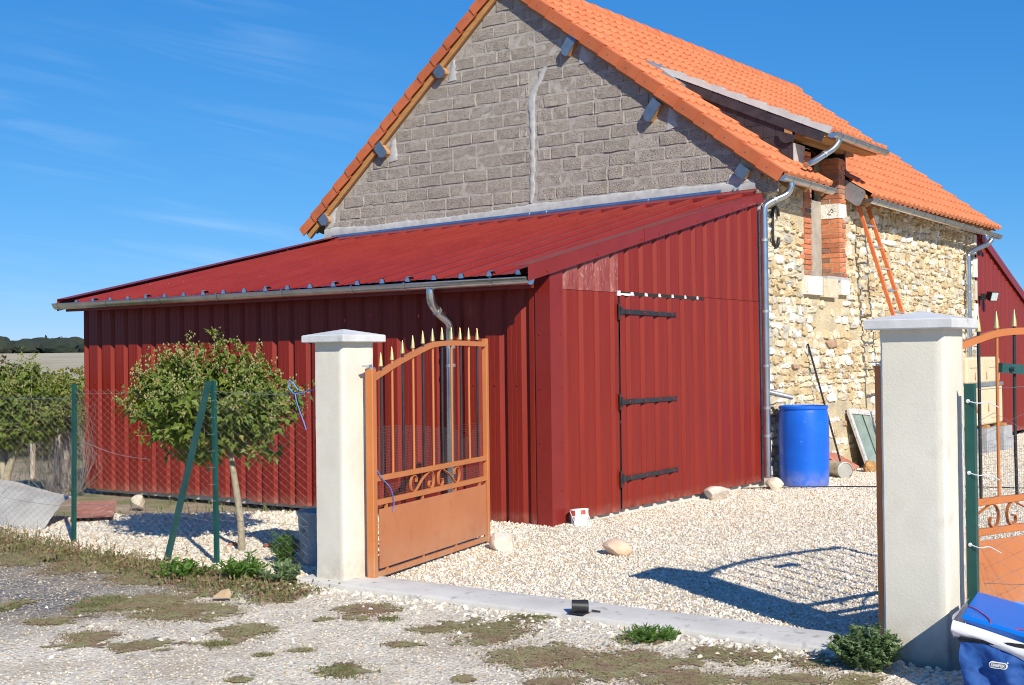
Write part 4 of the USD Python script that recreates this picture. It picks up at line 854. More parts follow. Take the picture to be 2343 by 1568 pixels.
# floodlight on a bracket, fixed to it
fl_ = thing("floodlight", "black floodlight with glass front on the far red wall", "floodlight", (0.1, 8.9, 2.55))
MB().box((0.01, 8.84, 2.50), (0.06, 8.90, 2.56)).box((0.06, 8.82, 2.48), (0.12, 8.92, 2.60)).build("bracket", "black_iron", fl_)
c, s = math.cos(0.35), math.sin(0.35)
def frot(p, o=(0.20, 9.02, 2.56), a=0.35, b=0.3):
    p = np.array(p, float); ca, sa, cb, sb = math.cos(-a), math.sin(-a), math.cos(-b), math.sin(-b)
    x, y, z = p[..., 0], p[..., 1], p[..., 2]; x, z = cb * x - sb * -z * -1, cb * z + sb * x
    return np.stack([ca * x - sa * y, sa * x + ca * y, z], -1) + o
m = MB().hexa([(-0.08, -0.06, -0.06), (0.05, -0.10, -0.085), (0.05, 0.10, -0.085), (-0.08, 0.06, -0.06)], [(-0.08, -0.06, 0.06), (0.05, -0.10, 0.085), (0.05, 0.10, 0.085), (-0.08, 0.06, 0.06)]).mesh()
obj("housing", (frot(m[0]), m[1]), "black_iron", fl_)
m = MB().box((0.051, -0.085, -0.07), (0.056, 0.085, 0.07)).mesh(); obj("glass", (frot(m[0]), m[1]), "lamp_glass", fl_)

# ------------------------------------------------------------------ gate pillars, threshold, gate leaves
def pillar(x0, x1, y0, y1, label, seed):
    t = thing("gate_pillar", label, "gate pillar", ((x0 + x1) / 2, (y0 + y1) / 2, 0), group="rendered pillars of the gateway")
    nzv, na = 40, 9; V = []
    c = 0.014; out = []
    W, D = x1 - x0, y1 - y0
    for (ax, ay, bx, by) in ((x0 + c, y0, x1 - c, y0), (x1, y0 + c, x1, y1 - c), (x1 - c, y1, x0 + c, y1), (x0, y1 - c, x0, y0 + c)):
        for k in range(na): out.append((ax + (bx - ax) * k / (na - 1), ay + (by - ay) * k / (na - 1)))
    out = np.array(out); n = len(out); G = np.zeros((nzv, n + 1, 3)); cx, cy = (x0 + x1) / 2, (y0 + y1) / 2
    for r, z in enumerate(np.linspace(-0.05, 1.72, nzv)):
        q = np.stack([out[:, 0], out[:, 1], np.full(n, z)], 1)
        dd = 0.006 * (meshkit.fbm(q * 16 + seed, 3) - 0.5) + (0.006 * max(0, 0.16 - z) / 0.16)
        q[:, 0] += np.sign(q[:, 0] - cx) * (np.abs(q[:, 0] - cx) / (W / 2)) ** 6 * dd; q[:, 1] += np.sign(q[:, 1] - cy) * (np.abs(q[:, 1] - cy) / (D / 2)) ** 6 * dd
        G[r, :n] = q; G[r, n] = q[0]
    obj("shaft", MB().sheet(G).mesh(), "render_cream", t, smooth=50)
    o = 0.060; zb, zs, za = 1.715, 1.768, 1.812
    lo = [(x0 - o, y0 - o), (x1 + o, y0 - o), (x1 + o, y1 + o), (x0 - o, y1 + o)]
    b = 0.006; mb = MB()
    ring = lambda off, z: np.array([(x0 - o + off, y0 - o + off, z), (x1 + o - off, y0 - o + off, z), (x1 + o - off, y1 + o - off, z), (x0 - o + off, y1 + o - off, z)])
    rings = [ring(0.10, zb), ring(b, zb), ring(0, zb + b), ring(0, zs - b), ring(b, zs)]
    V = np.vstack(rings + [[(cx, cy, za)]])
    F = [[4 * k + a, 4 * k + (a + 1) % 4, 4 * k + 4 + (a + 1) % 4, 4 * k + 4 + a] for k in range(4) for a in range(4)]
    mb.add(V, F); mb.f.append(np.array([[16 + a, 16 + (a + 1) % 4, 20] for a in range(4)]))
    mb.build("cap", "cap_concrete", t)
    return t
P1 = pillar(0.105, 0.385, -7.60, -7.27, "cream rendered gate pillar between the chain link fence and the open orange leaf", 1)
P2 = pillar(4.245, 4.580, -7.60, -7.27, "cream rendered gate pillar beside the blue tool bag", 5)
obj("threshold", patch := (lambda: (MB().sheet(np.array([[(x, y + dy, z + 0.004 * (nz(x * 3, y * 3, 1, 4) - 0.5)) for y, dy, z in ((-7.70, 0.02 * (nz(x * 2, 1, 1, 6) - 0.5), -0.06), (-7.685, 0.02 * (nz(x * 2, 1, 1, 6) - 0.5), 0.026), (-7.66, 0.015 * (nz(x * 2, 1, 1, 6) - 0.5), 0.040), (-7.5, 0, 0.046), (-7.33, 0.04 * (nz(x * 3, 2, 1, 7) - 0.5), 0.042), (-7.27, 0.05 * (nz(x * 3, 2, 1, 7) - 0.5), 0.030), (-7.25, 0.05 * (nz(x * 3, 2, 1, 7) - 0.5), -0.03))] for x in np.linspace(0.0, 4.235, 60)])[:, ::-1]).mesh()))(), "sill_concrete", label="pale concrete threshold strip between the two gate pillars", cat="threshold", smooth=50)

def gate_leaf(A, ang, side, label):
    """A hinge point, ang direction of the leaf, side = sign of its front normal"""
    d = np.array([math.cos(ang), math.sin(ang), 0]); n = np.array([-math.sin(ang), math.cos(ang), 0]) * side; A = np.array([A[0], A[1], 0.0])
    t = thing("gate_leaf", label, "gate", tuple(A), group="leaves of the double gate"); Pt = lambda u, z, o=0.0: A + d * u + n * o + np.array([0, 0, z])
    top = lambda u: float(np.interp(u, TOPU, TOPZ))
    ctrl = np.array([(0.0, 1.455), (0.23, 1.525), (0.46, 1.588), (0.72, 1.650), (0.90, 1.690), (1.05, 1.707), (1.25, 1.713), (1.46, 1.714), (1.75, 1.710), (1.95, 1.706)])
    cr = smoothed(ctrl, 6); TOPU, TOPZ = cr[:, 0], cr[:, 1]
    MB().beam(Pt(-0.035, 0.02), Pt(-0.035, 1.525), 0.062, 0.062, up=n, chamfer=0.006).build("hinge_stile", "gate_orange", t)
    MB().tube([Pt(-0.035, 1.525), Pt(-0.035, 1.535)], 0.035, 10).tube([Pt(-0.035, 1.535), Pt(-0.035, 1.555)], 0.013, 8).beam(Pt(-0.035, 1.545) - n * 0.0, Pt(-0.13, 1.545), 0.03, 0.006).build("hinge_pin", "zinc", t)
    MB().beam(Pt(1.955, 0.02), Pt(1.955, 1.755), 0.045, 0.045, up=n, chamfer=0.004).build("end_stile", "gate_orange", t)
    mb = MB(); r = []
    for u, z in cr:
        r.append([Pt(u, z - 0.020, -0.016), Pt(u, z - 0.020, 0.016), Pt(u, z + 0.020, 0.016), Pt(u, z + 0.020, -0.016), Pt(u, z - 0.020, -0.016)])
    mb.sheet(np.array(r)).build("top_rail", "gate_orange", t)
    for z in (0.052, 0.565, 0.737):
        MB().beam(Pt(-0.004, z), Pt(1.932, z), 0.032, 0.040, chamfer=0.003).build("rail", "gate_orange", t)
    MB().beam(Pt(0.045, 0.305, 0.012), Pt(1.905, 0.305, 0.012), 0.006, 0.425).build("panel", "gate_panel", t)
    for u in (0.17, 0.75, 1.33, 1.80):
        MB().beam(Pt(u, 0.072, 0.0), Pt(u, 0.545, 0.0), 0.02, 0.02, up=n).build("panel_post", "gate_orange", t)
    for k in range(11):
        u = 0.117 + 0.1677 * k; zt = top(u) + 0.075 - (0.035 if k > 6 else 0.0)
        zt = [1.545, 1.588, 1.637, 1.675, 1.712, 1.731, 1.743, 1.747, 1.748, 1.749, 1.748][k]
        bow = 0.0 if k < 6 else 0.008 * (k % 3 - 1)
        b = MB().tube(smoothed([Pt(u, 0.755), Pt(u + bow, 1.2), Pt(u, zt)], 4), 0.0098, 8).build("spear_bar", "gate_orange" if k % 2 else "black_iron", t, smooth=60)
        MB().lathe([(0.006, -0.004), (0.0165, -0.004), (0.0165, 0.004), (0.0125, 0.035), (0.0065, 0.075), (0.0022, 0.094), (0, 0.096)], Pt(u, zt), 12).build("spear_tip", "gold_tip", b, smooth=40)
    S = np.array([(-.335, .005), (-.335, .035), (-.365, .058), (-.405, .048), (-.428, .0), (-.412, -.052), (-.372, -.066), (-.32, -.045), (-.24, .012), (-.16, .048), (-.11, .066), (-.065, .055), (-.040, .01), (-.052, -.048), (-.09, -.066), (-.122, -.045), (-.115, -.012), (-.09, -.012)])
    for sg in (1, -1):
        c2 = smoothed(S, 6); rr = []
        tt = np.gradient(c2, axis=0); tt /= np.linalg.norm(tt, axis=1, keepdims=True); nn = np.stack([-tt[:, 1], tt[:, 0]], 1)
        for (u, z), (nu, nz_) in zip(c2, nn):
            q = [(u + nu * 0.003, z + nz_ * 0.003, -0.010), (u + nu * 0.003, z + nz_ * 0.003, 0.010), (u - nu * 0.003, z - nz_ * 0.003, 0.010), (u - nu * 0.003, z - nz_ * 0.003, -0.010), (u + nu * 0.003, z + nz_ * 0.003, -0.010)]
            rr.append([Pt(0.985 + sg * a, 0.651 + b, o) for a, b, o in q])
        MB().sheet(np.array(rr)).build("scroll", "gate_orange", t)
    net = MB()                                                     # wire netting tied behind the lower half
    zt_n = lambda u: 1.11 - 0.11 * (u / 1.45) ** 2 if u < 1.5 else 0.99 - 0.06 * math.sin(u * 9)
    for k in range(0, 100):
        u = 0.01 + k * 0.0193
        if u < 1.93: net.tube([Pt(u, 0.46, -0.024), Pt(u, zt_n(u), -0.024)], 0.0006, 3, caps=False)
    for k in range(34):
        z = 0.46 + k * 0.0193
        us = [u for u in np.linspace(0.01, 1.93, 30) if zt_n(u) > z]
        if len(us) > 1: net.tube([Pt(us[0], z, -0.024), Pt(us[-1], z, -0.024)], 0.0006, 3, caps=False)
    net.build("wire_netting", "netting", t, kind="stuff")
    return t, Pt
L1, PL1 = gate_leaf((0.455, -7.36), math.atan2(1.94, -0.455), -1, "open orange gate leaf with gold spear tips next to the fence side pillar")
L2, PL2 = gate_leaf((4.218, -7.42), math.radians(70), -1, "open orange gate leaf standing behind the pillar with the blue tool bag")
MB().tube(smoothed([PL1(0.01, 0.80, 0.02), PL1(0.05, 0.745, 0.03), PL1(0.10, 0.72, 0.02), PL1(0.18, 0.66, 0.03), PL1(0.235, 0.56, 0.03), PL1(0.24, 0.48, 0.02)], 5), 0.004, 6).build("cord", "blue_cord", L1)
lm = MB().beam(PL2(0.955, 1.50, 0.02), PL2(1.18, 1.485, 0.02), 0.03, 0.055).tube([PL2(1.03, 1.49, 0.04), PL2(1.03, 1.49, 0.07)], 0.014, 10)
lm.build("clamp", "green_faded", L2)

# ------------------------------------------------------------------ chain link fences
def chain(P, u0, u1, z0, ztop, w=0.054, r=0.0014, h=0.062):
    """woven wire: zigzag strands that meet at the knots. P(u, z) -> point"""
    mb = MB(); n = int((u1 - u0) / w)
    for k in range(n):
        uc = u0 + (k + 0.5) * w; pts = []; j = 0; z = z0
        while z < ztop(uc) + 0.02:
            sgn = 1 if (j + k) % 2 else -1
            pts.append(P(uc + sgn * w * 0.51, z) + np.array([0.0, 0.003 * sgn, 0])); z += h / 2; j += 1
        if len(pts) > 2: mb.tube(pts, r, 3, caps=False)
    return mb
FA, FB, FC = np.array([-3.15, -7.30]), np.array([-1.155, -7.42]), np.array([0.10, -7.46])
FL = np.array([-6.3, -7.12])
fence = thing("chain_link_fence", "chain link fence on green steel posts to the left of the gate", "fence", (-2, -7.4, 0))
def seg(Pa, Pb):
    L = np.linalg.norm(Pb - Pa); d = (Pb - Pa) / L
    return L, (lambda u, z: np.array([*(Pa + d * u), z]) + np.array([0, 0.02 * math.sin(u * 2 + z * 3), 0]))
for a, b, tp in ((FL, FA, lambda u: 1.30 - 0.02 * math.sin(u)), (FA, FB, lambda u: 1.345 + 0.03 * (u / 2.0) ** 2), (FB, FC, lambda u: 1.375 - 0.03 * u)):
    L, P = seg(a, b)
    chain(P, 0, L, 0.06, tp).build("chain_link", "galv_wire", fence, kind="stuff")
    for z in (0.34, 1.33):
        us = np.linspace(0, L, 14); MB().tube([P(u, (tp(u) - 0.02 if z > 1 else z + 0.03 * math.sin(u * 1.7))) for u in us], 0.0016, 4).build("line_wire", "galv_wire", fence)
def t_post(x, y, h, parent, lean=(0, 0), m="green_steel"):
    b = MB(); top = (x + lean[0], y + lean[1], h)
    b.beam((x, y, -0.1), top, 0.036, 0.005, up=(0, 1, 0)); b.beam((x, y + 0.02, -0.1), (top[0], top[1] + 0.02, h), 0.005, 0.036, up=(0, 1, 0))
    return b.build("post", m, parent)
t_post(-3.16, -7.33, 1.405, fence, (0.03, 0)); t_post(-1.135, -7.45, 1.44, fence, (-0.02, 0))
MB().beam((-1.63, -7.56, -0.1), (-1.175, -7.47, 1.43), 0.040, 0.034, up=(0, 1, 0)).build("brace", "green_faded", fence)
for k in range(7): MB().tube(smoothed([(-1.19, -7.475, 0.5 + k * 0.13), (-1.15, -7.49, 0.5 + k * 0.13), (-1.11, -7.47, 0.505 + k * 0.13)], 3), 0.0022, 4).build("tie_wire", "galv_wire", fence)
MB().tube(smoothed([(-3.05, -7.34, 0.90), (-2.9, -7.35, 0.89), (-2.6, -7.36, 0.83), (-2.3, -7.38, 0.80), (-2.0, -7.40, 0.79)], 5), 0.0030, 5).build("loose_wire", "galv_wire", fence)
MB().tube(smoothed([(-0.20, -7.46, 1.37), (-0.235, -7.47, 1.42), (-0.28, -7.47, 1.44), (-0.30, -7.46, 1.40), (-0.27, -7.46, 1.365), (-0.22, -7.47, 1.345), (-0.12, -7.46, 1.36), (-0.02, -7.45, 1.38)], 6), 0.0045, 6).tube(smoothed([(-0.22, -7.47, 1.345), (-0.20, -7.48, 1.30), (-0.17, -7.48, 1.23), (-0.12, -7.48, 1.13), (-0.10, -7.48, 1.08)], 5), 0.0038, 6).build("blue_twine", "blue_cord", fence)
fence2 = thing("chain_link_fence", "chain link fence behind the blue tool bag", "fence", (5.2, -7.42, 0))
L, P = seg(np.array([4.70, -7.40]), np.array([6.6, -7.52]))
chain(P, 0.0, L, 0.05, lambda u: 1.27 + 0.06 * u if u < 0.4 else 1.33, w=0.075, r=0.0016, h=0.085).build("chain_link", "galv_wire", fence2, kind="stuff")
MB().box((4.625, -7.425, -0.1), (4.675, -7.420, 1.43)).box((4.670, -7.42, -0.1), (4.675, -7.38, 1.43)).build("post", "green_steel", fence2)
for z in (1.34, 0.97, 0.60, 0.22):
    MB().lathe([(0, 0.006), (0.010, 0.004), (0.011, 0)], (4.645, -7.426, z), 8, (0, -1, 0)).tube(smoothed([(4.65, -7.43, z), (4.70, -7.44, z - 0.01), (4.74, -7.42, z - 0.005), (4.80, -7.43, z - 0.03)], 4), 0.0028, 5).build("tie", "white_plastic", fence2)
for z in (0.4, 1.40): MB().tube([P(u, z + (0.02 * math.sin(u * 4))) for u in np.linspace(0, L, 10)], 0.0016, 4).build("line_wire", "galv_wire", fence2)

# ------------------------------------------------------------------ things standing about the yard
bc = np.array([0.385, 0.345])
dr = thing("plastic_barrel", "tall blue plastic barrel under the spout at the barn corner", "barrel", (*bc, 0))
HB, RB = 0.965, 0.292
prof = [(0.0, 0.0), (RB * 0.93, 0.0), (RB * 0.975, 0.02), (RB * 0.985, 0.06), (RB * 1.0, 0.16), (RB * 1.018, 0.32), (RB * 1.022, 0.55), (RB * 1.012, 0.75), (RB * 0.985, 0.88), (RB * 0.965, 0.905), (RB * 0.96, 0.925), (RB * 1.0, 0.93), (RB * 1.008, 0.945), (RB * 1.0, HB), (RB * 0.965, HB), (RB * 0.955, 0.94), (RB * 0.955, 0.90)]
obj("barrel_body", MB().lathe(prof, (*bc, 0.0), 48).mesh(), "blue_drum", dr, smooth=40)
rimv = MB().lathe([(RB * 0.95, 0.90), (RB * 0.70, 0.905), (RB * 0.66, 0.925), (0.30 * RB, 0.925), (0.0, 0.93)], (*bc, 0.0), 48).mesh(); obj("barrel_top", rimv, "blue_drum", dr, smooth=40)
ch = thing("metal_churn", "dull metal can lying on its side beside the blue barrel", "can", (0.3, 1.6, 0))
ca, cb = np.array([0.495, 1.37, 0.108]), np.array([-0.02, 1.86, 0.100]); cd = unit(cb - ca); cl = np.linalg.norm(cb - ca)
obj("body", MB().lathe([(0.0, 0.012), (0.094, 0.012), (0.098, 0.0), (0.106, 0.002), (0.106, 0.05), (0.101, 0.055), (0.101, cl * 0.8), (0.07, cl)], ca, 28, cd).mesh(), "churn", ch, smooth=35)
MB().tube(smoothed([ca + cd * 0.10 + [-0.02, -0.085, 0.055], ca + cd * 0.13 + [-0.03, -0.11, 0.03], ca + cd * 0.20 + [-0.03, -0.11, 0.01], ca + cd * 0.24 + [-0.02, -0.08, -0.02]], 4), 0.006, 6).build("handle", "churn", ch)
obj("iron_bar", MB().tube([(0.36, 1.66, 0.02), (0.035, 1.33, 1.715)], 0.0135, 8).mesh(), "black_iron", label="dark iron bar leaning on the stone wall behind the lying can", cat="bar", smooth=50)
def place(o): return o
wf = thing("window_frame", "old weathered window sash leaning against the stone wall", "window frame", (0.1, 3.1, 0))
wa, wb = np.array([0.21, 2.98, 0.0]), np.array([0.21, 3.72, 0.0]); wt = np.array([0.06, 2.60, 0.80]) - np.array([0.06, 2.60, 0.0])
W0, W1, T0, T1 = np.array([0.24, 2.84, 0.01]), np.array([0.24, 3.58, 0.01]), np.array([0.055, 2.62, 0.80]), np.array([0.055, 3.40, 0.74])
fn = unit(np.cross(W1 - W0, T0 - W0)); fn = fn if fn[0] > 0 else -fn
for nm, a, b in (("stile", W0, T0), ("stile", W1, T1), ("rail", W0, W1), ("rail", T0, T1)):
    MB().beam(a, b, 0.075, 0.035, up=fn).build(nm, "window_paint", wf)
gm = MB(); gm.hexa([W0 - fn * 0.004, W1 - fn * 0.004, W1, W0], [T0 - fn * 0.004, T1 - fn * 0.004, T1, T0]); gm.build("pane", "old_glass", wf)
MB().beam(W0 * 0.42 + W1 * 0.58 + fn * 0.003, T0 * 0.42 + T1 * 0.58 + fn * 0.003, 0.012, 0.02, up=fn).build("green_bar", "green_faded", wf)
# salmon ribbed sheet lying behind the can, and rags beside the sash
us = np.linspace(0, 0.62, 32); G = np.zeros((2, 32, 3))
for i, u in enumerate(us):
    hgt = 0.02 * (abs(((u * 9) % 1) - 0.5) < 0.18)
    G[0, i] = np.array([0.30, 2.05, 0.03]) + np.array([-0.20, 1.0, 0.0]) * u + [0.02 * 0, 0, hgt]; G[1, i] = np.array([0.03, 1.72, 0.29]) + np.array([0, 0.75, -0.08]) * u + [hgt, 0, hgt]
obj("ribbed_sheet", MB().sheet(G[:, ::-1]).mesh(), "red_sheet", label="faded red ribbed sheet lying against the wall foot behind the can", cat="sheet")
def rag(name, c, s, m, seed, label, cat="rag"):
    mm = trimesh.creation.icosphere(3); v = np.array(mm.vertices); v *= (0.6 + 0.8 * meshkit.fbm(v * 2.3 + seed, 4))[:, None]; v = v * s + np.array(c)
    v[:, 2] = np.maximum(v[:, 2], c[2] - s[2] * 0.5)
    return obj(name, (v, mm.faces), m, label=label, cat=cat, smooth=True)
rag("rag", (0.42, 2.42, 0.06), (0.07, 0.16, 0.09), "cloth_ochre", 3, "brown crumpled rag at the foot of the old sash")
rag("rag", (0.50, 2.80, 0.03), (0.07, 0.24, 0.05), "cloth_teal", 9, "teal and white rag on the gravel below the old sash")
rag("rag", (1.27, 3.80, 0.04), (0.06, 0.10, 0.10), "cloth_red", 14, "small red cloth on the gravel right of the pillar with the bag")
# ladder
lad = thing("ladder", "orange wooden ladder leaning on the stone wall under the eave", "ladder", (0.7, 3.2, 0))
lt0, lt1, lf0, lf1 = np.array([0.10, 2.965, 3.66]), np.array([0.10, 3.33, 3.66]), np.array([1.22, 2.93, 0.01]), np.array([1.22, 3.38, 0.01])
for a, b in ((lf0, lt0), (lf1, lt1)): MB().beam(a, b, 0.030, 0.052, up=(1, 0, 0.3), chamfer=0.004).build("rail", "ladder_orange", lad)
for k in range(1, 12):
    t = k / 12.0; MB().tube([lf0 + (lt0 - lf0) * t - [0, 0.01, 0], lf1 + (lt1 - lf1) * t + [0, 0.01, 0]], 0.015, 8).build("rung", "alu" if k % 3 else "wood_grey", lad, smooth=50)
# cream tank on breeze blocks
tk = thing("plastic_tank", "cream plastic tank in two halves standing on grey blocks", "tank", (0.48, 6.3, 0))
def rbox(lo, hi, r, n=2):
    c = trimesh.creation.box(np.array(hi) - np.array(lo) - 2 * r); m = trimesh.util.concatenate([trimesh.creation.icosphere(2, r).apply_translation(p) for p in c.vertices]).convex_hull
    m.apply_translation((np.array(lo) + np.array(hi)) / 2); return m
obj("lower_tank", rbox((0.10, 5.32, 0.44), (0.86, 7.16, 1.06), 0.045), "cream_tank", tk, smooth=40)
obj("upper_tank", rbox((0.12, 5.36, 1.09), (0.84, 7.10, 1.50), 0.045), "cream_tank", tk, smooth=40)
MB().box((0.13, 5.36, 1.045), (0.875, 7.15, 1.098)).build("seam_band", "zinc_dull", tk)
for y in (5.75, 6.35, 6.85):
    for z in (0.72, 1.22): MB().hexa([(0.855 if z < 1 else 0.835, y - 0.02, z - 0.07), (0.868 if z < 1 else 0.848, y - 0.02, z - 0.07), (0.868 if z < 1 else 0.848, y + 0.02, z - 0.07), (0.855 if z < 1 else 0.835, y + 0.02, z - 0.07)], [(0.855 if z < 1 else 0.835, y - 0.012, z + 0.05), (0.862 if z < 1 else 0.842, y - 0.012, z + 0.05), (0.862 if z < 1 else 0.842, y + 0.012, z + 0.05), (0.855 if z < 1 else 0.835, y + 0.012, z + 0.05)]).build("lug", "rust", tk)
for y in (5.5, 6.5):
    MB().box((0.862, y, 0.55), (0.870, y + 0.5, 0.56)).build("rib", "cream_tank", tk); MB().box((0.846, y, 1.34), (0.853, y + 0.5, 1.35)).build("rib", "cream_tank", tk)
for k, (x, y, lab) in enumerate(((0.42, 5.35, "nearest grey concrete block under the cream tank"), (0.50, 6.10, "middle grey concrete block under the cream tank"), (0.55, 6.85, "farthest grey concrete block under the cream tank"))):
    b = thing("concrete_block", lab, "block", (x, y, 0), group="blocks under the tank")
    MB().box((x, y, 0.0), (x + 0.40, y + 0.52, 0.195)).build("lower_course", "breeze_block", b); MB().box((x - 0.01, y + 0.01, 0.197), (x + 0.395, y + 0.51, 0.39)).build("upper_course", "breeze_block", b)
    obj("wood_wedge", MB().box((x + 0.1, y + 0.1, 0.391), (x + 0.38, y + 0.25, 0.439)).mesh(), "wood", label=lab.replace("grey concrete block", "wooden wedge on the grey block"), cat="wedge", group="wedges under the tank")
# paint pot lying tilted against the corner
pot = thing("paint_pot", "white paint pot with red print tipped over at the red wall corner", "paint pot", (0.14, -4.2, 0))
pa = unit((-0.13, 0.10, 0.95)); pc = np.array([0.145, -4.215, 0.012])
obj("body", MB().lathe([(0.0, 0.002), (0.078, 0.0), (0.080, 0.005), (0.084, 0.150), (0.088, 0.152), (0.088, 0.165), (0.084, 0.168), (0.0, 0.166)], pc, 28, pa).mesh(), "white_pot", pot, smooth=40)
al = trimesh.geometry.align_vectors([0, 0, 1], pa)[:3, :3]
def arc_patch(a0, a1, z0, z1, r, name, m):
    G = np.zeros((2, 8, 3))
    for j, a in enumerate(np.linspace(a0, a1, 8)):
        for k, z in enumerate((z0, z1)): G[k, j] = al @ np.array([r * math.cos(a), r * math.sin(a), z]) + pc
    MB().sheet(G).build(name, m, pot)
fa = math.atan2(-0.81, 0.59) + 0.05
arc_patch(fa - 1.15, fa - 0.45, 0.105, 0.150, 0.0858, "red_print", "pot_red"); arc_patch(fa + 0.15, fa + 0.75, 0.112, 0.150, 0.0858, "red_print", "pot_red"); arc_patch(fa - 0.85, fa - 0.62, 0.045, 0.090, 0.0848, "bar_code", "pot_ink")
MB().tube(smoothed([pc + al @ np.array([0.088, 0, 0.15]), pc + np.array([0.13, -0.03, 0.06]), pc + np.array([0.12, -0.09, 0.005]), pc + np.array([0.03, -0.10, 0.02]), pc + al @ np.array([-0.05, -0.075, 0.15])], 5), 0.003, 5).build("handle", "white_pot", pot)
# loose stones
for c, s, sq, m, seed, lab in (((0.335, -5.66, 0), (0.125, 0.115, 0.125), 0.85, "rock_white", 3, "pale boulder by the free end of the left gate leaf"), ((1.255, -5.37, 0), (0.135, 0.115, 0.10), 0.8, "rock_orange", 8, "orange tinted rock alone on the open gravel"),
        ((0.165, -1.50, 0), (0.165, 0.15, 0.11), 0.75, "rock_white", 12, "broad white rock at the foot of the red end wall"), ((0.265, -0.22, 0), (0.125, 0.12, 0.12), 0.82, "rock_tan", 17, "tan faceted rock in front of the blue barrel"), ((-4.98, -5.22, 0), (0.10, 0.09, 0.09), 0.85, "rock_tan", 23, "round tan stone on bare soil behind the fence")):
    obj("rock", rock(c, s, seed, sq), m, label=lab, cat="rock", smooth=12, group="rocks lying on the gravel")
for (x, y, z, sz, sd, lab) in ((-1.42, -6.62, 0.0, 0.05, 2, "red brick fragment right of the small tree trunk"), (-1.78, -6.72, 0, 0.045, 4, "red brick fragment left of the small tree trunk"), (-1.15, -6.55, 0, 0.055, 6, "largest red brick fragment between tree trunk and bin")):
    obj("brick_fragment", rock((x, y, z), (sz * 1.5, sz, sz), sd, 0.6, sub=2), "brick", label=lab, cat="brick", smooth=28, group="brick fragments by the tree")
# black fitting left on the threshold
st_ = thing("metal_fitting", "black metal fitting lying on the concrete threshold", "fitting", (2.42, -7.62, 0.04))
u_ = unit((0.81, 0.59, 0)); c0 = np.array([2.385, -7.64, 0.045])
MB().lathe([(0.034, -0.055), (0.040, -0.055), (0.040, 0.045), (0.034, 0.045), (0.034, -0.055)], c0 + [0, 0, 0.036], 18, u_).build("sleeve", "black_iron", st_, smooth=40)
MB().box(c0 + [-0.065, -0.05, -0.003], c0 + [0.05, 0.02, 0.003]).tube([c0 + [0.05, 0.04, 0.01], c0 + [0.10, 0.06, 0.004]], 0.006, 6).build("tongue", "black_iron", st_)
# blue tool bag, folder box on top, plastic sheet and cord
bag = thing("tool_bag", "blue fabric tool bag with black rim standing beside the pillar", "bag", (5.1, -7.95, 0))
X0, X1, YF, YBk, HT = 4.805, 5.42, -8.13, -7.52, 0.262
G = np.zeros((26, 60, 3))
for i, z in enumerate(np.linspace(-0.02, HT, 26)):
    for j, x in enumerate(np.linspace(X0, X1, 60)):
        t = (z + 0.02) / (HT + 0.02); fold = 0.034 * math.sin((x - X0) * 34 + 4.5 * t + 2.5 * nz(x * 5, z * 4, 1, 2)) * (0.35 + 0.65 * (1 - t)) * min(1, (1 - t) * 5)
        fold += 0.11 * (nz(x * 9 + z * 9, z * 11 - x * 5, 1, 5) - 0.5); G[i, j] = (x + 0.012 * math.sin(z * 20) * (1 - t) * (1 if j == 0 else 0), YF + fold * 0.8 - 0.01 * math.sin(PI * t), z)
obj("front_panel", MB().sheet(G[:, ::-1]).mesh(), "blue_cloth", bag, smooth=True)
GS = np.stack([G[:, 0], G[:, 0] * [1, 0, 1] + [-0.09, YBk, 0]], 1); obj("side_panel", MB().sheet(GS).mesh(), "blue_cloth", bag, smooth=True)
MB().box((X0 - 0.08, YBk - 0.01, 0), (X1, YBk, HT)).box((X1 - 0.01, YF + 0.03, 0), (X1, YBk, HT)).build("back_panel", "blue_cloth", bag)
MB().tube([(X0 - 0.092, YBk, HT + 0.004), (X0 - 0.002, YF - 0.006, HT + 0.004), (X1, YF - 0.006, HT + 0.004), (X1, YBk, HT + 0.004)], 0.010, 8).build("rim", "black_rubber", bag, smooth=50)
MB().box((X0 + 0.02, YF + 0.02, HT - 0.03), (X1 - 0.02, YBk - 0.02, HT - 0.02)).build("inner", "black_matt", bag)
for z in (0.05, 0.11, 0.17, 0.22): MB().lathe([(0.004, 0), (0.007, 0.001), (0.007, 0.003)], (X0 - 0.004, YF + 0.012, z), 8, (-1, 0, 0)).build("rivet", "zinc", bag)
lg = lambda x0, x1, z0, z1, r: Polygon([(x0 + r, z0 + r * 0.999), (x1 - r, z0 + r * 0.999), (x1 - r, z1 - r * 0.999), (x0 + r, z1 - r * 0.999)]).buffer(r * 0.999, 6)
yl = YF - 0.030
obj("badge", prism_y(lg(4.938, 5.018, 0.157, 0.186, 0.013), yl, yl + 0.02), "label_white", bag)
obj("badge_field", prism_y(lg(4.942, 5.014, 0.161, 0.182, 0.009), yl - 0.0015, yl - 0.0002), "pot_ink", bag)
tm_ = meshkit.text_mesh("DRAPER", 0.0120, 0.0012, bold=True); v = np.array(tm_.vertices); w_ = v[:, 0].max() - v[:, 0].min(); v[:, 0] = (v[:, 0] - v[:, 0].min()) / w_ * 0.058 + 4.949
obj("badge_lettering", (np.stack([v[:, 0], yl - 0.002 - v[:, 2], v[:, 1] + 0.1655], 1), np.array(tm_.faces)), "label_white", bag)
MB().lathe([(0, 0.002), (0.003, 0.001), (0.004, 0)], (5.020, yl, 0.187), 8, (0, -1, 0)).build("badge_dot", "label_white", bag)
fd = thing("folder_box", "flat blue plastic box tilted on top of the tool bag", "box", (5.1, -7.95, 0.37))
q = lambda x, y, dz=0: np.array([x, y, 0.378 - (y + 8.12) * 0.035 - (x - 4.81) * 0.19 + dz])
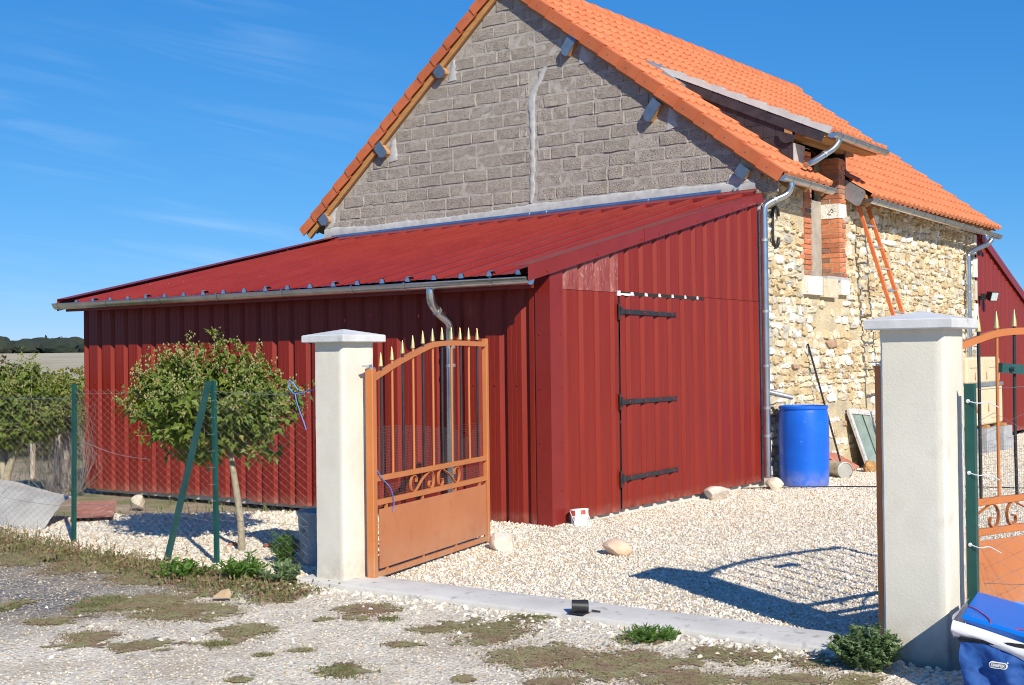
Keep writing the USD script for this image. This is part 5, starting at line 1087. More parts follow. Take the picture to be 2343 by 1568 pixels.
MB().hexa([q(4.825, -8.105, -0.046), q(5.42, -8.145, -0.046), q(5.33, -7.52, -0.046), q(4.715, -7.52, -0.046)], [q(4.812, -8.12, -0.016), q(5.43, -8.16, -0.016), q(5.34, -7.51, -0.016), q(4.705, -7.51, -0.016)]).build("tray", "blue_plastic", fd)
MB().hexa([q(4.806, -8.126, -0.0155), q(5.436, -8.166, -0.0155), q(5.346, -7.504, -0.0155), q(4.699, -7.504, -0.0155)], [q(4.812, -8.118, 0.0), q(5.43, -8.158, 0.0), q(5.34, -7.51, 0.0), q(4.705, -7.51, 0.0)]).build("lid", "blue_plastic", fd)
pl = MB(); G = np.zeros((14, 50, 3))
for i, t in enumerate(np.linspace(0, 1, 14)):
    for j, x in enumerate(np.linspace(4.765, 5.44, 50)):
        b = q(x, -8.12); n1 = nz(x * 11, t * 4, 1, 3) - 0.5; n2 = nz(x * 6, t * 6 + 9, 1, 7) - 0.5
        lo = 0.075 + 0.05 * n2 + 0.045 * np.clip((x - 4.9) * 3, 0, 0.6); G[i, j] = (x, -8.115 - 0.030 * math.sin(PI * t) - 0.035 * n1 * t, b[2] - 0.040 - lo * t)
pw = thing("plastic_sheet", "crumpled white plastic sheet between the blue box and the tool bag", "plastic sheet", (5.1, -7.95, 0.3))
obj("front_fold", MB().sheet(G[:, ::-1]).mesh(), "white_plastic", pw, smooth=True)
G3 = np.zeros((10, 14, 3))
for i, t in enumerate(np.linspace(0, 1, 10)):
    for j, y in enumerate(np.linspace(-8.12, -7.52, 14)):
        b = q(4.80, y); G3[i, j] = (4.772 - 0.17 * (y + 8.12) - 0.018 * math.sin(PI * t) - 0.03 * (nz(y * 9, t * 5, 1, 4) - 0.5), y, b[2] - 0.012 - 0.105 * t * (1 - 0.3 * (y + 8.12) / 0.6))
obj("side_fold", MB().sheet(G3).mesh(), "white_plastic", pw, smooth=True)
G4 = np.zeros((6, 30, 3))
for i, t in enumerate(np.linspace(0, 1, 6)):
    for j, x in enumerate(np.linspace(4.88, 5.43, 30)):
        b = q(x, -7.50); G4[i, j] = (x, -7.495 - 0.02 * t, b[2] - 0.03 + t * (0.035 + 0.035 * math.sin((x - 4.88) * 5.7)))
obj("back_fold", MB().sheet(G4).mesh(), "white_plastic", pw, smooth=True)
pts = [q(4.775, -7.92, 0.004), q(4.82, -7.95, 0.005), q(4.89, -8.03, 0.004), q(4.93, -8.10, 0.005), q(4.937, -8.125, 0.003), q(4.945, -8.128, -0.02)]
obj("red_cord", MB().tube(smoothed(pts, 6), 0.0028, 6).tube(smoothed([q(5.02, -8.13, -0.012), q(5.06, -8.10, 0.004), q(5.12, -8.09, 0.004), q(5.3, -8.10, 0.004)], 6), 0.0028, 6).mesh(), "red_cord", label="red elastic cord across the flat blue box", cat="cord", smooth=True)
# bin behind the left pillar
bn = thing("grey_bin", "grey plastic bin without lid behind the fence side pillar", "bin", (-0.46, -6.98, 0))
obj("body", MB().lathe([(0.0, 0.0), (0.150, 0.0), (0.155, 0.01), (0.180, 0.40), (0.188, 0.402), (0.190, 0.425), (0.184, 0.432), (0.174, 0.43), (0.168, 0.40), (0.148, 0.03), (0.0, 0.025)], (-0.455, -6.98, -0.01), 36).mesh(), "grey_bin", bn, smooth=35)
MB().tube(smoothed([(-0.64, -6.99, 0.36), (-0.665, -7.0, 0.30), (-0.655, -7.02, 0.20), (-0.64, -7.02, 0.14)], 5), 0.007, 6).build("handle", "grey_bin", bn)
# old posts and sheets behind the fence
def old_post(x, y, h, w, lean, m, lab, seed):
    V, F = [], []; n = 10; G = np.zeros((22, n + 1, 3))
    for i, z in enumerate(np.linspace(-0.05, h, 22)):
        for j in range(n + 1):
            a = 2 * PI * (j % n) / n; r = w / 2 * (0.9 + 0.25 * (nz(math.cos(a) * 1.5 + seed, math.sin(a) * 1.5 + z * 3.2, 1, seed) - 0.3)) * (1.0 if abs(math.cos(a)) < 0.9 else 1.05)
            G[i, j] = (x + lean[0] * z / h + r * math.cos(a), y + lean[1] * z / h + r * math.sin(a), z)
    mb = MB().sheet(G); c = len(G) * (n + 1) - n - 1
    mb.f.append(np.array([[c, c + k, c + k + 1] for k in range(1, n - 1)]))
    return obj("wooden_post", mb.mesh(), m, label=lab, cat="post", smooth=40, group="old posts left of the shed")
old_post(-7.16, -4.62, 1.26, 0.16, (0.09, -0.02), "post_grey", "tall grey weathered post at the shed corner", 3)
old_post(-8.35, -3.95, 0.72, 0.13, (0.08, 0.0), "wood_grey", "short pale wooden post far behind the fence left of the shed", 6)
ps = MB(); G = np.zeros((16, 36, 3))
for i, t in enumerate(np.linspace(0, 1, 16)):
    for j, s in enumerate(np.linspace(0, 1, 36)):
        lo = np.array([-5.75, -6.62, 0.04]) * (1 - s) + np.array([-4.02, -7.16, 0.0]) * s if False else np.array([-6.4 + 2.25 * s, -6.72 - 0.42 * s + 0.30 * max(0, s - 0.75) * 4 * 0.6, 0.0])
        hi = np.array([-6.5 + 2.0 * s, -6.20 - 0.16 * s, 0.285 + 0.03 * math.sin(s * 5) - 0.03 * s * s])
        p = lo * (1 - t) + hi * t; p[2] += 0.07 * math.sin(PI * t) + 0.03 * (nz(s * 7, t * 3, 1, 3) - 0.5) + (0.022 if t > 0.72 - 0.25 * s else 0) * 1
        G[i, j] = p
obj("pale_sheet", MB().sheet(G[:, ::-1]).mesh(), "pale_sheet", label="pale grey creased sheet lying on the ground behind the fence", cat="sheet", smooth=60)
G = np.zeros((60, 8, 3))
for i, t in enumerate(np.linspace(0, 1, 60)):
    for j, s in enumerate(np.linspace(0, 1, 8)):
        a, b, c_, d_ = np.array([-4.32, -6.55, 0.06]), np.array([-4.08, -6.22, 0.055]), np.array([-4.96, -5.52, 0.10]), np.array([-5.25, -5.85, 0.07])
        p = (a * (1 - s) + b * s) * (1 - t) + (d_ * (1 - s) + c_ * s) * t; p[2] += 0.009 * math.sin(t * 2 * PI * 7) + 0.03 * t * (1 - s); G[i, j] = p
obj("rusty_sheet", MB().sheet(G).mesh(), "rusty_sheet", label="rusty corrugated sheet lying on bare soil behind the fence", cat="sheet", smooth=60)
obj("cardboard_scrap", MB().add([(-0.15, -8.33, -0.01), (-0.06, -8.31, -0.008), (0.0, -8.30, -0.01), (-0.13, -8.27, 0.03), (-0.075, -8.25, 0.045), (-0.03, -8.27, 0.018), (0.02, -8.33, 0.0), (-0.10, -8.36, -0.012)], [[0, 1, 3], [1, 4, 3], [1, 2, 5], [1, 5, 4], [2, 6, 5], [0, 7, 1], [7, 6, 1]]).mesh(), "cardboard", label="folded cardboard scrap at the edge of the weeds by the driveway", cat="cardboard")
obj("ground_cable", MB().tube(smoothed([(-0.30, -0.62, 0.02), (0.1, -0.42, 0.03), (0.6, 0.0, 0.03), (1.3, 0.5, 0.025), (2.2, 0.9, 0.03), (3.4, 1.3, 0.02)], 6), 0.006, 5).mesh(), "black_matt", label="thin dark cable lying over the gravel past the barrel", cat="cable")

# ------------------------------------------------------------------ plants
OUT_LOBED = np.array([(0, 0), (-0.42, 0.34), (-0.20, 0.52), (0.0, 1.0), (0.20, 0.52), (0.42, 0.34)])
OUT_OVAL = np.array([(0, 0), (-0.26, 0.3), (-0.22, 0.66), (0.0, 1.0), (0.22, 0.66), (0.26, 0.3)])
OUT_NARROW = np.array([(0, 0), (-0.10, 0.3), (-0.09, 0.66), (0.0, 1.0), (0.09, 0.66), (0.10, 0.3)])
def leaves(C, D, N, S, outline, fold=0.25, curl=0.15):
    """C centres, D directions towards the tip, N approximate normals, S lengths"""
    D = D / np.linalg.norm(D, axis=1, keepdims=True); X = np.cross(D, N); X /= np.linalg.norm(X, axis=1, keepdims=True) + 1e-9; Nn = np.cross(X, D)
    k = len(outline); V = np.zeros((len(C), k, 3))
    for i, (a, b) in enumerate(outline):
        V[:, i] = C + S[:, None] * (X * a + D * (b - 0.0) + Nn * (abs(a) * fold - curl * b * b))
    base = (np.arange(len(C)) * k)[:, None]
    f = np.array([[0, 2, 1], [0, 3, 2], [0, 4, 3], [0, 5, 4]])
    return V.reshape(-1, 3), (base[:, :, None] + f[None]).reshape(-1, 3)
def blobs(C, S):
    o = np.array([(1, 0, 0), (-1, 0, 0), (0, 1, 0), (0, -1, 0), (0, 0, 1.3), (0, 0, -1.3)], float)
    f = np.array([[0, 2, 4], [2, 1, 4], [1, 3, 4], [3, 0, 4], [2, 0, 5], [1, 2, 5], [3, 1, 5], [0, 3, 5]])
    V = C[:, None] + o[None] * S[:, None, None]; return V.reshape(-1, 3), ((np.arange(len(C)) * 6)[:, None, None] + f[None]).reshape(-1, 3)
def shrub(name, label, base, stems, cc, rad, nshoot, nleaf, seed, spikes=(), zflat=0.7, lsize=(0.050, 0.086), trunk_r=0.038, tips=None):
    g = np.random.default_rng(seed); t = thing(name, label, "small tree", (*base[:2], 0), group="small trees behind the fence"); cc = np.array(cc, float); rad = np.array(rad, float)
    wood = MB()
    for s, r0, r1 in stems: wood.tube(smoothed(s, 5), np.linspace(r0, r1, 5 * (len(s) - 1) + 1), 9)
    wood.build("trunk", "bark", t, smooth=60)
    fork = np.array(stems[0][0][-1], float); br = MB(); LC, LD, LN, LS, BC, BS = [], [], [], [], [], []
    for k in range(nshoot):
        d = unit(g.normal(size=3)); d[2] = d[2] * 0.9 + 0.10; d = unit(d); e = 1 + 0.34 * (meshkit.noise(d * 2.1 + seed, seed) - 0.5) * 2
        tip = cc + d * rad * e * g.uniform(0.80, 1.06)
        if k < len(spikes): tip = np.array(spikes[k], float)
        st = np.array(stems[k % len(stems)][0][-1], float)
        mid = st * 0.45 + tip * 0.55 + g.normal(0, 0.05, 3) + [0, 0, -0.04]
        c = smoothed([st, mid, tip], 7); br.tube(c, np.linspace(0.007, 0.0016, len(c)), 4, caps=False)
        dirt = unit(c[-1] - c[-4]); up = unit(dirt + np.array([0, 0, 0.55])); tip2 = tip + up * g.uniform(0.03, 0.17)
        n = int(nleaf * g.uniform(0.7, 1.3)); u = g.random(n) ** 0.75
        idx = np.clip(((0.42 + 0.58 * u) * (len(c) - 1)), 0, len(c) - 1.001); p = c[idx.astype(int)] * (1 - (idx % 1))[:, None] + c[idx.astype(int) + 1] * (idx % 1)[:, None]
        off = g.normal(0, 1, (n, 3)); off /= np.linalg.norm(off, axis=1, keepdims=True); p = p + off * (0.035 + 0.045 * g.random((n, 1)))
        dd = off * 0.9 + np.array([0, 0, -0.45]) + 0.3 * (p - cc) / np.linalg.norm(p - cc, axis=1, keepdims=True); nn = np.array([0, 0, 1.0]) + 0.55 * g.normal(size=(n, 3)) + 0.7 * (p - cc) / (np.linalg.norm(p - cc, axis=1, keepdims=True) + 1e-6)
        LC.append(p); LD.append(dd); LN.append(nn); LS.append(g.uniform(*lsize, n))
        if d[2] > -0.35:
            nb = g.integers(7, 17); w = g.random((nb, 1)); BC.append(tip * (1 - w) + tip2 * w + g.normal(0, 0.018, (nb, 3))); BS.append(g.uniform(0.006, 0.0125, nb))
            m = 8; LC.append(tip + (tip2 - tip) * g.random((m, 1)) + g.normal(0, 0.02, (m, 3))); LD.append(g.normal(size=(m, 3)) + up); LN.append(g.normal(size=(m, 3)) + [0, 0, 0.6]); LS.append(g.uniform(0.022, 0.042, m))
    br.build("branches", "bark", t, smooth=60)
    LC, LD, LN, LS = map(np.concatenate, (LC, LD, LN, LS)); pick = g.random(len(LC)) < 0.05
    obj("crown", leaves(LC[~pick], LD[~pick], LN[~pick], LS[~pick], OUT_LOBED), "leaf_hibiscus", t, kind="stuff")
    obj("yellow_leaves", leaves(LC[pick], LD[pick], LN[pick], LS[pick], OUT_LOBED), "leaf_yellow", t, kind="stuff")
    obj("buds", blobs(np.concatenate(BC), np.concatenate(BS)), "leaf_bud", t, kind="stuff")
    return t
shrub("small_tree", "small round topped tree with bare trunk in front of the red shed", (-1.50, -6.86), [([(-1.50, -6.86, -0.03), (-1.51, -6.86, 0.25), (-1.555, -6.87, 0.55), (-1.60, -6.88, 0.80), (-1.64, -6.88, 0.95)], 0.033, 0.022)],
      (-1.82, -6.90, 1.26), (0.66, 0.66, 0.41), 210, 31, 4, spikes=[(-1.76, -6.9, 1.80), (-1.58, -6.95, 1.72), (-1.27, -6.9, 1.62), (-2.25, -6.95, 1.56), (-2.55, -6.9, 1.36), (-1.04, -6.95, 1.10), (-1.0, -6.9, 0.88), (-2.35, -6.9, 0.80), (-1.1, -6.9, 1.42)])
shrub("small_tree", "bushy small tree with forked trunk at the left edge behind the pale sheet", (-7.14, -5.48), [([(-7.14, -5.48, -0.03), (-7.12, -5.47, 0.25), (-7.02, -5.44, 0.50), (-6.85, -5.42, 0.72), (-6.72, -5.40, 0.86)], 0.055, 0.028), ([(-7.14, -5.48, 0.10), (-7.16, -5.50, 0.4), (-7.20, -5.5, 0.66), (-7.22, -5.5, 0.86)], 0.040, 0.026), ([(-7.13, -5.46, 0.2), (-7.25, -5.4, 0.5), (-7.45, -5.35, 0.75), (-7.6, -5.3, 0.9)], 0.034, 0.020)],
      (-7.12, -5.42, 1.10), (0.76, 0.76, 0.44), 230, 32, 12, spikes=[(-6.68, -5.4, 1.64), (-6.95, -5.4, 1.60), (-6.40, -5.4, 1.28), (-6.28, -5.4, 1.08), (-7.4, -5.3, 1.5)])

def bush(name, label, c, r, n, size, m, seed, cat="bush", twig=True, outline=OUT_OVAL):
    g = np.random.default_rng(seed); t = thing(name, label, cat, (c[0], c[1], 0), group="bushes left of the shed"); c = np.array(c, float); r = np.array(r, float)
    d = g.normal(size=(n, 3)); d /= np.linalg.norm(d, axis=1, keepdims=True); d[:, 2] = np.abs(d[:, 2]) * 1.0 - 0.25 * (g.random(n) < 0.5)
    e = 0.75 + 0.5 * meshkit.fbm(d * 1.7 + seed, 3); p = c + d * r * (e * (0.55 + 0.45 * g.random(n) ** 0.4))[:, None]
    p = p[p[:, 2] > 0.02]; k = len(p)
    obj("foliage", leaves(p, g.normal(size=(k, 3)) + [0, 0, 0.3], g.normal(size=(k, 3)) + [0, 0, 0.8], g.uniform(size * 0.6, size * 1.3, k), outline), m, t, kind="stuff")
    if twig:
        tw = MB()
        for q in range(14):
            e_ = c + unit(np.append(g.normal(size=2), abs(g.normal()) + 0.4)) * r * 0.85; tw.tube(smoothed([(c[0] + g.normal(0, 0.1), c[1] + g.normal(0, 0.1), 0), (c + e_) / 2 * [1, 1, 0.8], e_], 4), np.linspace(0.02, 0.004, 9), 4, caps=False)
        tw.build("stems", "twig_grey", t)
    return t
def at(az_deg, dist): a = math.radians(az_deg); return CAM[0] + dist * math.sin(a), CAM[1] + dist * math.cos(a)
x, y = at(-58.6, 27); bush("bush", "brown green bush behind the forked tree at the left edge", (x, y, 0.35), (1.9, 1.6, 1.35), 9000, 0.085, "bush_brown", 31)
x, y = at(-56.9, 24); bush("bush", "rust tinted bush between the brown bush and the yellow bush", (x, y, 0.25), (1.2, 1.0, 1.15), 5000, 0.075, "bush_brown", 32)
x, y = at(-54.9, 22.5); bush("bush", "bright yellow green bush just left of the red shed corner", (x, y, 0.3), (0.75, 0.7, 1.22), 4500, 0.06, "bush_yellow", 33)
g = np.random.default_rng(44); x, y = at(-55.6, 16.5); db = thing("dead_bush", "leafless grey bush of fine twigs left of the shed corner", "bush", (x, y, 0)); tw = MB()
for k in range(150):
    a = g.uniform(0, 2 * PI); rr = g.uniform(0.1, 0.42); hh = g.uniform(0.6, 1.42) * (1.05 - rr * 0.55)
    p0 = np.array([x + 0.2 * math.cos(a), y + 0.2 * math.sin(a), 0.0]); p2 = np.array([x + rr * math.cos(a), y + rr * math.sin(a), hh]); p1 = (p0 + p2) / 2 + g.normal(0, 0.16, 3)
    tw.tube(smoothed([p0, p1, p2], 3), np.linspace(0.0028, 0.0012, 7), 3, caps=False)
tw.build("twigs", "twig_grey", db)
# wire fence and weeds farther left
bf = thing("stock_fence", "old wire stock fence in the grass left of the shed", "fence", (-9, -3.6, 0))
for xx in (-9.6, -11.8): MB().tube([(xx, -3.5 + 0.1 * xx * 0, -0.1), (xx + 0.03, -3.5, 1.0)], 0.04, 8).build("post", "wood_grey", bf, smooth=50)
wm = MB()
for z in (0.15, 0.35, 0.55, 0.75, 0.95): wm.tube([(-7.2, -4.5, z), (-8.4, -3.95, z), (-9.6, -3.5, z), (-11.8, -3.5, z), (-14, -3.4, z)], 0.0018, 3, caps=False)
for k in range(40):
    xx = -7.3 - k * 0.16; yy_ = np.interp(xx, [-9.6, -8.4, -7.2], [-3.5, -3.95, -4.5]); wm.tube([(xx, yy_, 0.1), (xx, yy_, 0.97)], 0.0014, 3, caps=False)
wm.build("wire_mesh", "galv_wire", bf, kind="stuff")
# wooded hill far away
g = np.random.default_rng(77); V, F, n0 = [], [], 0
o_ = trimesh.creation.icosphere(2); ov, of = np.array(o_.vertices), np.array(o_.faces)
wood = MB()
for k in range(330):
    az = g.uniform(-76, -44); dist = g.uniform(268, 430); x, y = at(az, dist); zb = 2.4 + (dist - 268) * 0.016
    ht = g.uniform(3.0, 4.6) * (0.55 + 0.75 * meshkit.noise(np.array([az * 0.42, 3.3, 1.0]), 5)) + 0.4; w = g.uniform(2.6, 4.4)
    m = ov * (0.80 + 0.42 * meshkit.fbm(ov * 2.4 + k, 3))[:, None] * [w, w, ht * 0.62] + [x, y, zb + ht * 0.55]; wood.add(m, of)
    d = g.normal(size=(70, 3)); d /= np.linalg.norm(d, axis=1, keepdims=True); d[:, 2] = np.abs(d[:, 2]) - 0.2
    p = np.array([x, y, zb + ht * 0.55]) + d * [w, w, ht * 0.62] * g.uniform(0.85, 1.12, (70, 1)); wood.add(*leaves(p, g.normal(size=(70, 3)), d + 0.4 * g.normal(size=(70, 3)), g.uniform(0.5, 1.1, 70), OUT_OVAL))
obj("distant_wood", wood.mesh(), "wood_foliage", kind="stuff", label="dark green wood on the far hill left of the shed", cat="wood")

# low weeds, grass and moss: stuff
def blades(P, H, lean, W, g, up=1.0):
    n = len(P); a = g.uniform(0, 2 * PI, n); d = np.stack([np.cos(a), np.sin(a), np.zeros(n)], 1); s = np.stack([-np.sin(a), np.cos(a), np.zeros(n)], 1)
    mid = P + d * (lean * H * 0.35)[:, None] + np.array([0, 0, 1.0]) * (H * 0.6 * up)[:, None]; tip = P + d * (lean * H)[:, None] + np.array([0, 0, 1.0]) * (H * up * np.sqrt(np.maximum(0.05, 1 - 0.5 * np.minimum(lean, 1.3) ** 2)))[:, None]
    V = np.stack([P - s * W[:, None] / 2, P + s * W[:, None] / 2, mid + s * W[:, None] * 0.4, mid - s * W[:, None] * 0.4, tip], 1)
    f = np.array([[0, 1, 2], [0, 2, 3], [3, 2, 4]]); return V.reshape(-1, 3), ((np.arange(n) * 5)[:, None, None] + f[None]).reshape(-1, 3)
FW, RW = np.array([-0.590, 0.807]), np.array([0.807, 0.590])
PATCH = [(1.74, -8.23, .157, .156, 'o'), (1.84, -8.66, .118, .09, 'o'), (2.1, -8.14, .269, .31, 'o'), (2.69, -8.49, .306, .303, 'b'), (3.09, -8.43, .343, .335, 'b'), (2.96, -7.89, .16, .133, 'g'), (3.65, -7.92, .197, .176, 'o'), (3.99, -7.86, .171, .15, 'b'), (2.0, -9.29, .153, .17, 'g'),
    (2.61, -9.08, .083, .08, 'o'), (.86, -8.95, .169, .246, 'o'), (.95, -9.26, .093, .113, 'g'), (1.38, -9.28, .054, .053, 'g'), (1.07, -8.11, .181, .25, 'r'), (1.34, -8.2, .074, .08, 'g'), (-.66, -8.87, .19, .312, 'g'), (-.44, -8.67, .308, .393, 'o'), (.16, -9.54, .18, .218, 'b'), (.03, -8.73, .367, .364, 'o'),
    (-2.81, -8.01, .27, .401, 'o'), (-2.08, -7.95, .381, .438, 'b'), (-1.25, -7.96, .362, .396, 'o'), (-.56, -7.92, .332, .40, 'b'), (.13, -8.0, .181, .28, 'o'), (3.03, -8.86, .164, .113, 'o'), (1.67, -9.73, .066, .054, 'o'), (3.46, -7.95, .141, .151, 'o'), (3.54, -8.49, .283, .2, 'b'), (3.97, -8.24, .26, .154, 'o'),
    (4.27, -8.11, .128, .125, 'b'), (-1.11, -9.25, .102, .232, 'g'), (.57, -9.55, .199, .17, 'o'), (1.0, -8.43, .068, .067, 'o'), (2.07, -7.80, .174, .07, 'g'), (-.23, -7.78, .174, .30, 'g'), (-.44, -9.4, .164, .136, 'o'), (1.48, -9.09, .073, .065, 'o'), (-3.7, -7.9, .35, .4, 'b'), (-3.3, -8.3, .3, .4, 'o')]
KIND = {'o': ((.62, .25, .06, .07), 0), 'b': ((.30, .46, .16, .08), 1), 'g': ((.42, .06, .0, .52), 2), 'r': ((.06, .24, .66, .04), 3)}
g = np.random.default_rng(55); acc = {m: MB() for m in ("weed_olive", "weed_dry", "weed_red", "grass_green")}
mats_ = MB(); cs = 0.013
for (x, y, rx, ry, k) in PATCH:
    w = int(max(rx, ry) * 1.5 / cs) + 2; I, J = np.meshgrid(np.arange(-w, w), np.arange(-w, w), indexing="ij"); X_, Y_ = x + I.ravel() * cs, y + J.ravel() * cs
    a_ = ((X_ - x) * RW[0] + (Y_ - y) * RW[1]) / rx; b_ = ((X_ - x) * FW[0] + (Y_ - y) * FW[1]) / ry
    keep = np.exp(-(a_ ** 2 + b_ ** 2) * 0.9) + 1.9 * (nz(X_ * 6, Y_ * 6, 1, 4) - 0.5) + 0.9 * (nz(X_ * 24, Y_ * 24, 1, 14) - 0.5) > 0.60 + 0.30 * (g.random(len(X_)) - 0.5); X_, Y_ = X_[keep], Y_[keep]
    if len(X_) == 0: continue
    h_ = cs * 0.72; C_ = np.stack([np.stack([X_ + sx * h_, Y_ + sy * h_], 1) for sx, sy in ((-1, -1), (1, -1), (1, 1), (-1, 1))], 1) + g.normal(0, 0.003, (len(X_), 4, 2))
    Z_ = np.repeat(drive_z(X_, Y_)[:, None], 4, 1) + 0.004 + 0.004 * g.random((len(X_), 1)); V_ = np.concatenate([C_, Z_[..., None]], 2).reshape(-1, 3)
    mats_.add(V_, np.arange(len(V_)).reshape(-1, 4))
mats_.build("moss_mats", "moss_mat", kind="stuff", label="flat brown green mats of moss and creeping weed on the driveway", cat="moss")
for (x, y, rx, ry, k) in PATCH:
    n = int(9500 * rx * ry * PI) + 60; u = g.normal(0, 0.46, (n, 2)); keep = (u ** 2).sum(1) < 1.6; u = u[keep]; n = len(u)
    P2 = np.array([x, y]) + u[:, :1] * rx * RW + u[:, 1:] * ry * FW
    hole = nz(P2[:, 0] * 8, P2[:, 1] * 8, 1, 3) > 0.40; P2 = P2[hole]; n = len(P2)
    mm = g.choice(4, n, p=np.array(KIND[k][0]) / sum(KIND[k][0]))
    zz = drive_z(P2[:, 0], P2[:, 1]); hgt = g.uniform(0.005, 0.016, n) * (1.5 if k == 'g' else 1)
    for q_, m in enumerate(("weed_olive", "weed_dry", "weed_red", "grass_green")):
        s = mm == q_
        if s.any(): acc[m].add(*blades(np.column_stack([P2[s], zz[s]]), hgt[s], g.uniform(0.4, 1.9, s.sum()), g.uniform(0.004, 0.009, s.sum()), g))
# taller rank weeds along the fence foot
n = 5200; t = g.random(n); cx_ = -4.6 + 5.0 * t; cy_ = np.interp(cx_, [-4.6, -3.2, -1.6, 0.1, 0.4], [-7.40, -7.60, -7.78, -7.95, -8.0]) + g.normal(0, 0.15, n)
dens = nz(cx_ * 2.2, cy_ * 2.2, 1, 12) > 0.36; P2 = np.column_stack([cx_, cy_])[dens]; n = len(P2); mm = g.choice(4, n, p=(.44, .24, .10, .22)); hh = g.uniform(0.025, 0.09, n) * np.where(g.random(n) < 0.08, 2.2, 1) * np.interp(P2[:, 0], [-4.6, -1.5, 0.3], [1.2, 1.0, 0.7])
for q_, m in enumerate(("weed_olive", "weed_dry", "weed_red", "grass_green")):
    s = mm == q_; acc[m].add(*blades(np.column_stack([P2[s], np.full(s.sum(), -0.03)]), hh[s], g.uniform(0.1, 1.0, s.sum()), g.uniform(0.004, 0.009, s.sum()), g))
    C_ = np.column_stack([P2[s], g.uniform(-0.02, 0.04, s.sum())]); kk = len(C_); acc[m].add(*leaves(C_, g.normal(size=(kk, 3)) + [0, 0, 0.4], g.normal(size=(kk, 3)) + [0, 0, 1], g.uniform(0.015, 0.035, kk), OUT_OVAL))
# thin grass behind the fence and on the waste ground at the left
n = 14000; P2 = np.column_stack([g.uniform(-22, -3.2, n), g.uniform(-7.2, 3.0, n)]); ok = (nz(P2[:, 0] * 0.9, P2[:, 1] * 0.9, 1, 15) > 0.47) & ~((P2[:, 0] > -7.0) & (P2[:, 1] > -4.4)) & in_view(np.column_stack([P2, np.zeros(n)]), 1.25); P2 = P2[ok]; n = len(P2)
mm = g.choice(4, n, p=(.40, .30, .0, .30))
for q_, m in enumerate(("weed_olive", "weed_dry", "weed_red", "grass_green")):
    s = mm == q_
    if s.any(): acc[m].add(*blades(np.column_stack([P2[s], np.full(s.sum(), -0.05)]), g.uniform(0.03, 0.11, s.sum()), g.uniform(0.2, 1.2, s.sum()), g.uniform(0.006, 0.013, s.sum()), g))
for m, nm, lb in (("weed_olive", "olive_weeds", "low olive green weeds and moss on the driveway and fence foot"), ("weed_dry", "dry_weeds", "dry brown weeds on the driveway edge"), ("weed_red", "red_weeds", "reddish dried creeping weeds near the threshold"), ("grass_green", "short_grass", "short green grass tufts on the driveway")):
    acc[m].build(nm, m, kind="stuff", label=lb, cat="weeds")
def weed(label, c, r, h, nst, m, seed, leaf=(0.03, 0.07), outline=OUT_NARROW, per=16):
    g = np.random.default_rng(seed); t = thing("weed_plant", label, "weed", (c[0], c[1], 0), group="weed plants by the gateway"); st = MB(); LC, LD, LN, LS = [], [], [], []
    for k in range(nst):
        a = g.uniform(0, 2 * PI); rr = r * math.sqrt(g.random()); b = np.array([c[0] + 0.35 * rr * math.cos(a), c[1] + 0.35 * rr * math.sin(a), -0.03]); e = np.array([c[0] + rr * math.cos(a), c[1] + rr * math.sin(a), h * g.uniform(0.5, 1.05) * (1 - 0.45 * (rr / r) ** 2)])
        cv = smoothed([b, (b + e) / 2 + [0, 0, 0.02], e], 4); st.tube(cv, 0.0022, 3, caps=False); n = per; u = 0.2 + 0.8 * g.random(n); idx = u * (len(cv) - 1.001); p = cv[idx.astype(int)] * (1 - idx % 1)[:, None] + cv[idx.astype(int) + 1] * (idx % 1)[:, None]
        d = g.normal(size=(n, 3)); d[:, 2] = np.abs(d[:, 2]) * 0.5 + 0.25; LC.append(p); LD.append(d); LN.append(g.normal(size=(n, 3)) * 0.5 + [0, 0, 1]); LS.append(g.uniform(*leaf, n))
    st.build("stems", m, t); obj("leaves", leaves(*map(np.concatenate, (LC, LD, LN, LS)), outline), m, t, kind="stuff")
weed("bright green feathery weed clump left of the fence side pillar", (-0.50, -7.76), 0.20, 0.20, 46, "weed_green", 1)
weed("tall green weed in front of the grey bin", (-0.68, -7.16), 0.13, 0.30, 30, "weed_green", 2)
weed("pale weed at the foot of the fence side pillar", (-0.13, -7.72), 0.16, 0.17, 36, "thistle", 3)
weed("olive weed with round leaves under the fence brace", (-0.98, -7.90), 0.26, 0.12, 40, "weed_green", 5, leaf=(0.03, 0.06), outline=OUT_OVAL, per=8)
weed("dense grey green thistle at the foot of the pillar beside the tool bag", (4.235, -7.83), 0.20, 0.225, 150, "thistle", 4, leaf=(0.014, 0.034), outline=OUT_LOBED * [0.8, 1], per=46)
weed("low weed tuft on the driveway side of the threshold", (3.0, -7.86), 0.19, 0.06, 60, "weed_green", 6, leaf=(0.02, 0.04), per=14)

